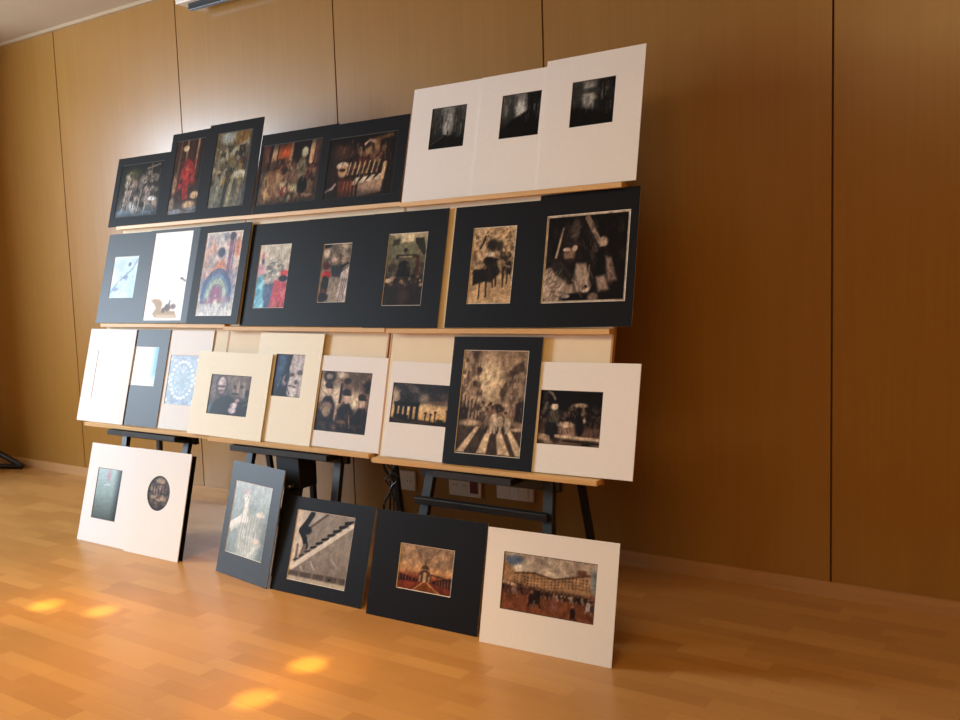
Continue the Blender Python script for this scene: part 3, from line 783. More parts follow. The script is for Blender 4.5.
def pr_temple(p):
    p.grad([(0, (60, 62, 70)), (0.4, (96, 88, 84)), (0.6, (206, 176, 130)), (0.85, (220, 180, 120)), (1, (60, 44, 34))])
    p.blobs(0, 0, 1, 0.4, 34, 0.13, 0.08, [(60, 62, 72), (84, 82, 86), (110, 100, 98), (48, 50, 58)], 0.7); p.el(0.6, 0.6, 0.3, 0.1, (236, 200, 150), 1, 0.8); p.el(0.02, 0.35, 0.1, 0.2, (206, 186, 160), 0.9)
    p.el(0.8, 0.45, 0.18, 0.05, (130, 106, 96), 0.9)
    d = (38, 38, 42)
    p.poly([(0.04, 0.52), (0.14, 0.42), (0.13, 0.24), (0.21, 0.1), (0.4, 0.32), (0.47, 0.46), (0.47, 0.52)], (62, 64, 68), 0.98)
    p.strokes(0.14, 0.2, 0.38, 0.48, 20, 0.06, 0.4, [(84, 86, 90), (40, 42, 46)], 0.02, 0.6)
    p.el(0.52, 0.35, 0.07, 0.1, (190, 170, 150), 0.9, 0.7)
    p.poly([(0.05, 0.48), (0.46, 0.46), (0.46, 0.56), (0.06, 0.58)], d)
    for x in (0.09, 0.17, 0.25, 0.34, 0.43):
        p.line(x, 0.52, x, 0.88, 0.05, d)
    p.poly([(0.06, 0.76), (0.3, 0.78), (0.3, 0.88), (0.06, 0.88)], d)
    for x, y in ((0.57, 0.7), (0.65, 0.72), (0.72, 0.66), (0.9, 0.62), (0.97, 0.6)):
        p.line(x, y, x, 0.9, 0.022, (70, 50, 40)); p.line(x - 0.015, y, x + 0.015, y, 0.02, (60, 44, 36))
    p.poly([(0, 0.86), (0.5, 0.87), (0.7, 0.9), (1, 0.86), (1, 1), (0, 1)], (50, 38, 30)); p.blobs(0.05, 0.88, 0.6, 0.98, 10, 0.08, 0.015, [(110, 88, 70)], 0.6); p.el(0.8, 0.86, 0.06, 0.04, (60, 56, 30), 0.6)


def pr_zebra(p):
    p.grad([(0, (150, 124, 100)), (0.35, (206, 180, 146)), (0.55, (150, 124, 100)), (0.7, (130, 106, 88)), (1, (90, 72, 60))])
    p.el(0.42, 0.3, 0.16, 0.22, (232, 208, 170), 1, 0.9)
    p.poly([(0, 0), (0.2, 0), (0.26, 0.2), (0.34, 0.4), (0.42, 0.56), (0.3, 0.66), (0, 0.74)], (170, 144, 118), 0.95, 0.03)
    p.poly([(0.12, 0), (0.26, 0), (0.24, 0.1), (0.2, 0.14)], (84, 64, 54), 0.8, 0.04)
    p.blobs(0.0, 0.1, 0.34, 0.6, 44, 0.03, 0.025, [(80, 62, 52), (216, 190, 154), (110, 88, 72)], 0.8)
    for k in range(6):
        p.line(0.04 + k * 0.055, 0.42 + k * 0.02, 0.03 + k * 0.055, 0.7, 0.025, (54, 42, 38), 0.7)
    p.poly([(0, 0.56), (0.16, 0.56), (0.14, 0.68), (0, 0.74)], (40, 34, 38), 0.8, 0.03)
    p.poly([(1, 0.08), (0.8, 0.14), (0.64, 0.36), (0.6, 0.5), (0.56, 0.62), (1, 0.74)], (160, 136, 114), 0.95, 0.03)
    p.poly([(0.92, 0.1), (0.78, 0.16), (0.6, 0.42), (0.66, 0.48), (0.8, 0.26), (0.96, 0.18)], (92, 74, 62), 0.9, 0.03)
    p.blobs(0.7, 0.2, 0.98, 0.5, 26, 0.03, 0.025, [(190, 166, 138), (110, 88, 74), (84, 66, 56)], 0.7)
    p.poly([(0.86, 0.5), (1, 0.46), (1, 0.68), (0.86, 0.66)], (54, 42, 44), 0.9, 0.03)
    p.blobs(0.3, 0.5, 0.75, 0.62, 30, 0.025, 0.014, [(214, 190, 160), (90, 70, 60), (60, 46, 40)], 0.8)
    p.poly([(0, 0.74), (0.4, 0.62), (0.62, 0.62), (1, 0.78), (1, 1), (0, 1)], (84, 68, 58), 0.9, 0.03); p.el(0.2, 0.7, 0.16, 0.03, (206, 180, 146), 0.8); p.el(0.9, 0.74, 0.1, 0.015, (200, 176, 144), 0.8)
    for a, b, c, d in ((0.3, 0.36, 0.02, 0.14), (0.48, 0.54, 0.34, 0.48), (0.6, 0.66, 0.66, 0.84), (0.74, 0.8, 0.92, 1.06)):
        p.poly([(a, 0.73), (b, 0.73), (d, 0.98), (c, 0.98)], (226, 200, 164), 0.95, 0.02)
    p.el(0.6, 0.55, 0.1, 0.035, (70, 54, 46), 0.5)
    p.strokes(0.02, 0.05, 0.3, 0.6, 60, 0.05, 1.5, [(70, 54, 46), (226, 202, 168), (110, 88, 72)], 0.01, 0.6, 0.15)
    p.strokes(0.68, 0.25, 0.98, 0.66, 50, 0.05, 1.5, [(96, 76, 62), (206, 182, 150), (70, 56, 48)], 0.01, 0.6, 0.3)
    p.strokes(0.3, 0.5, 0.8, 0.66, 60, 0.03, 1.5, [(50, 38, 34), (226, 204, 172), (120, 98, 80)], 0.012, 0.7, 0.5)
    p.people(0.44, 0.8, 0.78, 4, 0.2, [(206, 186, 160), (56, 44, 40), (150, 126, 106)]); p.noise(0.08, 24).border(0.012, (214, 196, 170))


def pr_parade(p):
    p.grad([(0, (20, 15, 14)), (0.5, (36, 27, 24)), (0.7, (90, 68, 56)), (0.8, (110, 84, 70)), (1, (120, 96, 80))])
    p.blobs(0.02, 0.24, 0.98, 0.66, 80, 0.035, 0.035, [(84, 66, 58), (120, 96, 84), (26, 20, 20), (50, 40, 38), (150, 124, 106)], 0.7)
    p.path([(0.14, 0.04), (0.2, 0.08), (0.25, 0.17)], 0.03, (140, 124, 112)); p.el(0.1, 0.12, 0.04, 0.08, (60, 54, 50), 0.6)
    p.line(0.12, 0.25, 0.08, 0.4, 0.05, (110, 104, 96), 0.8); p.el(0.25, 0.31, 0.055, 0.07, (214, 196, 172), 0.4); p.el(0.24, 0.24, 0.07, 0.02, (40, 34, 34), 0.5)
    p.poly([(0.18, 0.38), (0.32, 0.36), (0.34, 0.6), (0.26, 0.68), (0.16, 0.6)], (104, 96, 86), 0.9, 0.04); p.poly([(0.12, 0.58), (0.32, 0.6), (0.34, 0.84), (0.26, 0.9), (0.12, 0.86)], (36, 34, 36), 0.95, 0.04)
    p.poly([(0.34, 0.62), (0.5, 0.56), (0.58, 0.64), (0.6, 0.86), (0.34, 0.86)], (176, 146, 126), 0.8, 0.05); p.el(0.44, 0.62, 0.13, 0.05, (216, 192, 166), 0.5)
    p.el(0.66, 0.27, 0.1, 0.04, (176, 156, 130), 0.5); p.el(0.7, 0.38, 0.03, 0.08, (150, 130, 110), 0.6); p.el(0.64, 0.36, 0.04, 0.06, (28, 22, 22), 0.6)
    p.poly([(0.6, 0.56), (0.65, 0.44), (0.72, 0.56), (0.73, 0.72), (0.67, 0.86), (0.61, 0.72)], (24, 22, 26), 0.97, 0.03); p.el(0.73, 0.54, 0.02, 0.04, (206, 190, 172), 0.4)
    p.poly([(0.74, 0.7), (1, 0.66), (1, 0.84), (0.74, 0.84)], (110, 84, 76), 0.8, 0.04)
    p.line(0.3, 0.83, 1.0, 0.86, 0.04, (206, 184, 160)); p.line(0.3, 0.9, 1.0, 0.93, 0.03, (50, 38, 34)); p.line(0, 0.86, 0.16, 0.88, 0.1, (190, 168, 144), 0.8)
    p.blobs(0.05, 0.9, 0.4, 0.99, 8, 0.05, 0.03, [(170, 146, 124), (70, 56, 50)], 0.7)
    p.strokes(0.04, 0.22, 0.98, 0.8, 90, 0.05, 1.5, [(150, 128, 112), (20, 15, 15), (84, 68, 60), (44, 34, 32)], 0.012, 0.6, 0.6)
    p.el(0.78, 0.97, 0.07, 0.04, (30, 22, 22), 0.5)


def pr_teal_sheen(p):
    p.grad([(0, (176, 206, 210)), (0.5, (140, 166, 164)), (1, (74, 86, 82))])  # window sheen on a dark print, painted into the ink
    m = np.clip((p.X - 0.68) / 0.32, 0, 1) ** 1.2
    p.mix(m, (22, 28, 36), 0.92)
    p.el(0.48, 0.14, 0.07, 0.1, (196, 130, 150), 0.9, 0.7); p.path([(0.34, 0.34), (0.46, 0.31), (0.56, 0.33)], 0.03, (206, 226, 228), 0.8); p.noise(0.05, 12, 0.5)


def pr_oval(p):
    p.grad([(0, (112, 98, 88)), (1, (96, 84, 76))])
    p.blobs(0.1, 0.08, 0.9, 0.92, 90, 0.07, 0.04, [(56, 48, 48), (160, 138, 116), (112, 96, 86), (70, 58, 56), (196, 170, 140)], 0.8)
    p.el(0.5, 0.16, 0.16, 0.07, (190, 166, 138), 0.7); p.el(0.28, 0.62, 0.12, 0.05, (206, 178, 148), 0.6, 0.8); p.el(0.7, 0.66, 0.13, 0.05, (196, 170, 140), 0.6, 0.8)
    for x in (0.22, 0.34, 0.47, 0.6, 0.72):
        p.line(x, 0.34, x + 0.02, 0.5, 0.045, (60, 48, 50), 0.85); p.line(x + 0.07, 0.36, x + 0.07, 0.48, 0.025, (156, 134, 118), 0.8)
    d = np.sqrt(((p.X - 0.5) / 0.5) ** 2 + ((p.Y - 0.5) / 0.5) ** 2)
    p.mix(np.clip((d - 0.86) / 0.06, 0, 1), (48, 46, 48), 0.9)


def pr_statue(p):
    p.grad([(0, (186, 204, 208)), (0.45, (150, 172, 178)), (1, (138, 160, 166))])  # pale ground carries the sheen on this print, painted in
    p.noise(0.06, 6)
    w = (226, 230, 226)
    # robe mass, shoulders, raised arm and head
    p.poly([(0.22, 0.5), (0.32, 0.4), (0.44, 0.37), (0.58, 0.4), (0.8, 0.42), (0.88, 0.55), (0.84, 0.9), (0.74, 1.0), (0.3, 1.0), (0.26, 0.8)], (178, 190, 188), 0.92, 0.06)
    p.poly([(0.3, 0.17), (0.42, 0.17), (0.43, 0.3), (0.46, 0.4), (0.32, 0.42), (0.33, 0.3)], (232, 230, 220), 0.95, 0.04)
    p.el(0.36, 0.2, 0.065, 0.065, (238, 236, 226), 0.5); p.el(0.34, 0.135, 0.1, 0.045, (196, 184, 190), 0.7, 0.8)
    p.el(0.335, 0.2, 0.015, 0.012, (150, 150, 150), 0.6); p.el(0.395, 0.2, 0.015, 0.012, (150, 150, 150), 0.6); p.line(0.34, 0.245, 0.39, 0.245, 0.012, (150, 146, 144), 0.7)
    p.path([(0.38, 0.46), (0.24, 0.54), (0.06, 0.62)], 0.13, w, 0.9); p.path([(0.34, 0.56), (0.2, 0.62), (0.08, 0.68)], 0.06, (196, 206, 206), 0.8)
    p.el(0.4, 0.5, 0.1, 0.05, (240, 240, 234), 0.7)
    for k, x in enumerate((0.3, 0.36, 0.42, 0.49, 0.56, 0.63, 0.7)):
        p.path([(x + 0.02, 0.44), (x - 0.01 + 0.02 * (k % 3), 0.7), (x + 0.03, 0.98)], 0.022, (132, 148, 150), 0.38)
        p.path([(x + 0.05, 0.45), (x + 0.02, 0.72), (x + 0.05, 0.96)], 0.026, (236, 238, 232), 0.42)
    p.el(0.78, 0.4, 0.12, 0.035, (230, 226, 214), 0.5); p.el(0.8, 0.38, 0.05, 0.04, (214, 206, 190), 0.5); p.el(0.82, 0.56, 0.11, 0.12, (150, 162, 162), 0.8, 0.8)
    p.el(0.77, 0.75, 0.09, 0.035, (226, 210, 200), 0.5); p.path([(0.62, 0.98), (0.72, 0.86), (0.88, 0.78)], 0.07, (206, 214, 210), 0.85)
    p.poly([(0.9, 0.6), (1, 0.3), (1, 1), (0.84, 1)], (96, 110, 118), 0.6, 0.12)


def pr_piano(p):
    p.grad([(0, (165, 155, 145)), (0.5, (159, 149, 139)), (0.82, (146, 135, 128)), (1, (180, 169, 156))])
    p.poly([(0, 0), (0.24, 0), (0.16, 0.3), (0.2, 0.5), (0.12, 0.72), (0, 0.86)], (219, 206, 189), 0.97, 0.04)
    p.poly([(0.24, 0), (0.56, 0), (0.3, 0.2)], (190, 182, 174), 0.9, 0.04); p.line(0.54, 0.02, 0.24, 0.26, 0.03, (107, 94, 86))
    p.path([(0.28, 0.04), (0.2, 0.18), (0.12, 0.3), (0.2, 0.4), (0.24, 0.5)], 0.08, (25, 22, 26)); p.el(0.2, 0.28, 0.1, 0.06, (21, 18, 24), 0.5); p.line(0.22, 0.5, 0.16, 0.74, 0.06, (126, 114, 108)); p.line(0.1, 0.5, 0.1, 0.76, 0.04, (107, 94, 88), 0.8)
    p.line(0.0, 0.86, 1.0, 0.1, 0.06, (225, 216, 205))
    for k in range(10):
        t = k / 9.5
        x, y = 0.1 + 0.86 * t, 0.7 - 0.64 * t
        s_ = 0.6 + 0.7 * t
        p.line(x - 0.05 * s_, y + 0.012, x + 0.05 * s_, y - 0.012, 0.035 * s_, (25, 22, 24), 0.95 if k > 2 else 0.7)
        p.line(x - 0.02, y + 0.06, x + 0.06, y + 0.0, 0.02, (229, 222, 213), 0.8)
    p.line(0.36, 0.7, 0.44, 0.8, 0.025, (190, 182, 174)); p.line(0.7, 0.62, 0.82, 0.72, 0.03, (180, 171, 163), 0.8); p.line(0.2, 0.78, 0.28, 0.9, 0.02, (194, 184, 172))
    p.poly([(0, 0.86), (0.98, 0.84), (0.98, 0.93), (0, 0.93)], (93, 80, 75), 0.9, 0.02)
    for k in range(5):
        p.line(0.2 + k * 0.22, 0.85, 0.2 + k * 0.22, 0.92, 0.05, (146, 133, 121), 0.7)
    p.el(0.72, 0.89, 0.025, 0.012, (19, 16, 18)); p.poly([(0, 0.93), (1, 0.93), (1, 1), (0, 1)], (194, 184, 167), 0.9, 0.02)


def pr_avenue(p):
    p.grad([(0, (150, 124, 100)), (0.3, (186, 152, 118)), (0.55, (206, 160, 112)), (0.7, (150, 70, 40)), (1, (110, 50, 28))])
    p.blobs(0, 0, 1, 0.42, 40, 0.12, 0.07, [(176, 146, 120), (130, 108, 90), (206, 170, 132), (150, 126, 108)], 0.6)
    p.line(0.55, 0.3, 0.74, 0.04, 0.03, (130, 108, 90), 0.6); p.line(0.42, 0.3, 0.3, 0.05, 0.03, (140, 116, 96), 0.6)
    p.poly([(0, 0.64), (0.4, 0.74), (0.4, 0.8), (0, 0.82)], (60, 26, 20)); p.poly([(1, 0.6), (0.64, 0.72), (0.64, 0.78), (1, 0.86)], (70, 36, 28))
    for k in range(6):
        p.line(0.04 + k * 0.06, 0.66 + k * 0.012, 0.04 + k * 0.06, 0.76, 0.02, (150, 90, 60), 0.7); p.line(0.72 + k * 0.05, 0.72 - k * 0.01, 0.72 + k * 0.05, 0.8, 0.02, (170, 120, 90), 0.7)
    b = (104, 74, 56)
    p.el(0.5, 0.48, 0.065, 0.07, b, 0.3); p.line(0.5, 0.38, 0.5, 0.46, 0.02, b); p.poly([(0.42, 0.54), (0.58, 0.54), (0.62, 0.62), (0.62, 0.78), (0.38, 0.78), (0.38, 0.62)], b)
    p.line(0.5, 0.6, 0.5, 0.76, 0.05, (214, 178, 140)); p.line(0.42, 0.66, 0.42, 0.76, 0.03, (176, 136, 104)); p.line(0.58, 0.66, 0.58, 0.76, 0.03, (176, 136, 104)); p.line(0.44, 0.51, 0.56, 0.51, 0.012, (170, 130, 100))
    p.line(0.62, 0.6, 1.0, 0.66, 0.02, (70, 56, 50)); p.poly([(0, 0.8), (0.44, 0.78), (0.2, 1), (0, 1)], (150, 66, 36), 0.8, 0.03); p.poly([(1, 0.84), (0.6, 0.78), (0.86, 1), (1, 1)], (130, 60, 44), 0.8, 0.03)
    p.poly([(0.48, 0.78), (0.54, 0.78), (0.82, 1), (0.26, 1)], (140, 78, 30)); p.line(0.48, 0.78, 0.28, 1, 0.015, (206, 156, 96)); p.line(0.55, 0.78, 0.82, 1, 0.015, (206, 156, 96))
    p.noise(0.06, 20).border(0.014, (186, 164, 146))


def pr_square(p):
    p.grad([(0, (176, 160, 146)), (0.3, (196, 180, 162)), (0.5, (150, 120, 96)), (0.6, (130, 84, 56)), (1, (142, 84, 54))])
    p.blobs(0, 0, 1, 0.3, 30, 0.1, 0.06, [(206, 192, 176), (150, 138, 130), (190, 172, 152)], 0.6); p.el(0.12, 0.14, 0.1, 0.08, (92, 116, 150), 0.7, 0.9); p.el(0.2, 0.26, 0.08, 0.06, (214, 204, 192), 0.7)
    p.el(0.98, 0.3, 0.05, 0.2, (130, 144, 156), 0.7, 0.8)
    c = (176, 140, 104)
    p.poly([(0, 0.14), (0.06, 0.2), (0.14, 0.34), (0.34, 0.3), (0.56, 0.36), (0.7, 0.32), (0.92, 0.2), (0.94, 0.6), (0.5, 0.62), (0, 0.6)], c, 0.95, 0.02)
    p.line(0.14, 0.35, 0.34, 0.31, 0.014, (96, 66, 50)); p.line(0.34, 0.31, 0.56, 0.37, 0.014, (96, 66, 50)); p.line(0.56, 0.37, 0.92, 0.22, 0.014, (96, 66, 50)); p.poly([(0.8, 0.16), (0.88, 0.14), (0.9, 0.24), (0.8, 0.26)], (130, 92, 68))
    for r in range(4):
        for k in range(22):
            x = 0.14 + k * 0.036
            y = 0.37 + r * 0.05 + 0.03 * math.sin(k * 0.3) - (0.06 if x > 0.6 else 0) * (x - 0.6) / 0.3
            p.el(x, y, 0.009, 0.014, (100, 70, 54), 0.4, 0.85)
    p.poly([(0.0, 0.5), (0.5, 0.56), (0.94, 0.56), (0.94, 0.7), (0.5, 0.64), (0, 0.62)], (60, 38, 32), 0.8, 0.03)
    p.line(0.0, 0.52, 0.16, 0.56, 0.03, (200, 176, 150)); p.line(0.62, 0.62, 0.78, 0.63, 0.02, (200, 176, 150))
    p.people(0.02, 0.3, 0.7, 9, 0.17, [(70, 50, 46), (150, 130, 120), (96, 60, 56)]); p.people(0.4, 0.98, 0.7, 16, 0.13, [(70, 50, 46), (176, 160, 150), (50, 36, 40)])
    p.people(0.28, 0.42, 0.86, 2, 0.3, [(110, 100, 106), (40, 30, 34)]); p.people(0.5, 0.62, 0.88, 1, 0.26, [(150, 96, 92), (130, 110, 104)]); p.people(0.74, 0.8, 0.98, 1, 0.3, [(60, 30, 36), (44, 30, 34)]); p.people(0.9, 1.0, 0.82, 2, 0.2, [(190, 180, 180), (70, 60, 76)])
    p.noise(0.06, 20)


# ------------------------------------------------------------ mounted photographs


def make_print(parent, p, u0, v0, u1, v1, yoff, oval=False, depth=1.3):
    me = bpy.data.meshes.new('photo_print')
    nx, ny = p.nx, p.ny
    us = np.linspace(u0, u1, nx); vs = np.linspace(v1, v0, ny)
    if oval:
        U, V = np.meshgrid(us, vs)
        cu, cv, ru, rv = (u0 + u1) / 2, (v0 + v1) / 2, (u1 - u0) / 2, (v1 - v0) / 2
        a, b = (U - cu) / ru, (V - cv) / rv
        # square grid squeezed into an ellipse
        A = a * np.sqrt(1 - b * b / 2); B = b * np.sqrt(1 - a * a / 2)
        U, V = cu + A * ru, cv + B * rv
        ix = np.clip(((A + 1) / 2 * nx).astype(int), 0, nx - 1); iy = np.clip(((1 - B) / 2 * ny).astype(int), 0, ny - 1)
        ink = p.a[iy, ix]
    else:
        U, V = np.meshgrid(us, vs)
        ink = p.a
    co = np.stack([U, np.full(U.shape, yoff), V], -1).reshape(-1, 3)
    i = np.arange(nx * ny).reshape(ny, nx)
    faces = np.stack([i[1:, :-1], i[1:, 1:], i[:-1, 1:], i[:-1, :-1]], -1).reshape(-1, 4)
    me.from_pydata(co.tolist(), [], faces.tolist())
    s = np.clip(ink.reshape(-1, 3) / 255.0, 0, 1) ** depth
    s = s * 0.82 + s.mean(axis=1, keepdims=True) * 0.18
    l = np.where(s <= 0.04045, s / 12.92, ((s + 0.055) / 1.055) ** 2.4)
    ca = me.color_attributes.new('ink', 'FLOAT_COLOR', 'POINT')
    ca.data.foreach_set('color', np.concatenate([l, np.ones((len(l), 1))], 1).astype(np.float32).ravel())
    me.materials.append(M['print'])
    o = bpy.data.objects.new('photo_print', me)
    COL.objects.link(o)
    o.parent = parent
    return o


def frame_matrix(x, y, z, tilt, yaw, roll):
    u = Vector((math.cos(yaw), math.sin(yaw), 0)); n = Vector((-math.sin(yaw), math.cos(yaw), 0))
    v = n * math.sin(tilt) + Vector((0, 0, 1)) * math.cos(tilt)
    u2 = u * math.cos(roll) + v * math.sin(roll); v2 = v * math.cos(roll) - u * math.sin(roll)
    back = v2.cross(u2)  # points away from the viewer
    m = Matrix((u2, back, v2)).transposed().to_4x4()
    m.translation = Vector((x, y, z))
    return m


def ring(bm, outer, inner, y0, y1):
    """A flat board with a hole: outer and inner loops (same count)."""
    n = len(outer)
    lv = []
    for y in (y0, y1):
        lv.append(([bm.verts.new((a, y, b)) for a, b in outer], [bm.verts.new((a, y, b)) for a, b in inner]))
    (fo, fi), (bo, bi) = lv
    for k in range(n):
        j = (k + 1) % n
        bm.faces.new([fo[k], fo[j], fi[j], fi[k]])
        bm.faces.new([bo[k], bi[k], bi[j], bo[j]])
        bm.faces.new([fo[k], bo[k], bo[j], fo[j]])
        bm.faces.new([fi[k], fi[j], bi[j], bi[k]])


THICK = 0.0044


def mounted(q, pic, paint, mat, label, group, bevel='bevel', bw=0.0022, oval=False, seed=1):
    """A photograph in a bevelled passe-partout; the Empty stands at its lower left corner's base line."""
    x, y, z, tilt, yaw, roll, W, H = q
    base = frame_matrix(x, y, z, tilt, yaw, roll)
    mw = base @ Matrix.Translation((W / 2, 0, 0))
    root = empty('mounted_photo', label, 'photograph', mw, group)
    u0, v0, u1, v1 = pic
    u0 -= W / 2; u1 -= W / 2
    if oval:
        n = 48
        cu, cv, ru, rv = (u0 + u1) / 2, (v0 + v1) / 2, (u1 - u0) / 2, (v1 - v0) / 2
        inner, outer, core = [], [], []
        for k in range(n):
            t = 2 * math.pi * k / n + math.pi / 4
            ct, st = math.cos(t), math.sin(t)
            inner.append((cu + ru * ct, cv + rv * st)); core.append((cu + (ru - bw) * ct, cv + (rv - bw) * st))
            mxx = max(abs(ct), abs(st))
            sx, sy = ct / mxx, st / mxx
            outer.append((W / 2 * sx, H / 2 + H / 2 * sy))
    else:
        inner = [(u0, v0), (u1, v0), (u1, v1), (u0, v1)]
        core = [(u0 + bw, v0 + bw), (u1 - bw, v0 + bw), (u1 - bw, v1 - bw), (u0 + bw, v1 - bw)]
        outer = [(-W / 2, 0), (W / 2, 0), (W / 2, H), (-W / 2, H)]
    bm = NB(); ring(bm, outer, inner, 0.0, 0.002)
    obj('mat_board', bm, M[mat], root)
    bm = NB()
    n = len(inner)
    a = [bm.verts.new((p_[0], 0.0004, p_[1])) for p_ in inner]; b = [bm.verts.new((p_[0], 0.0019, p_[1])) for p_ in core]
    for k in range(n):
        j = (k + 1) % n
        bm.faces.new([a[k], a[j], b[j], b[k]])
    obj('mat_bevel', bm, M[bevel], root)
    p = Print(u1 - u0, v1 - v0, (128, 128, 128), seed)
    paint(p)
    if paint not in (pr_blank, pr_snow_horse, pr_frost, pr_bluewhite, pr_beads, pr_teal_sheen):
        g = 0.5 if paint in (pr_statue, pr_piano) else 1.0
        p.noise(0.13 * g, p.nx / 1.6, 1.2).noise(0.13 * g, p.nx / 4.0, 1.5)
    make_print(root, p, u0 - 0.001, v0 - 0.001, u1 + 0.001, v1 + 0.001, 0.0022, oval,
               1.0 if paint in (pr_blank, pr_snow_horse, pr_frost, pr_bluewhite, pr_beads, pr_teal_sheen, pr_statue, pr_collage, pr_flags) else 1.25)
    bm = NB(); add_box(bm, -W / 2, W / 2, 0.0026, THICK, 0, H)
    obj('backing_board', bm, M['backing'], root)
    return root


TIP = 0.006
G1, G2, G3, G4 = 'photographs on the top ledges', 'photographs on the middle ledges', 'photographs on the bottom ledges', 'photographs standing on the floor'
Z1, Z2, Z3 = {1: 1.616, 2: 1.612, 3: 1.606}, {1: 1.094, 2: 1.086, 3: 1.089}, {1: 0.576, 2: 0.577, 3: 0.574}
PLANE = {1: (2.893, 0.26), 2: (2.860, 0.26), 3: (2.832, 0.245)}


def on_panel(pn, zz, x, layer, roll, W, H, yaw=0.0):
    y0, t = PLANE[pn]
    z = zz[pn] + 0.0008 + 0.6 * max(0, -math.sin(roll) * W)
    if pn == 3:                      # the right board hangs a little out of level
        z += TIP * (x + W / 2 + 1.907)
    return (x, y0 + (z - 0.6) * math.tan(t) - layer * 0.0052, z, t, yaw, roll, W, H)


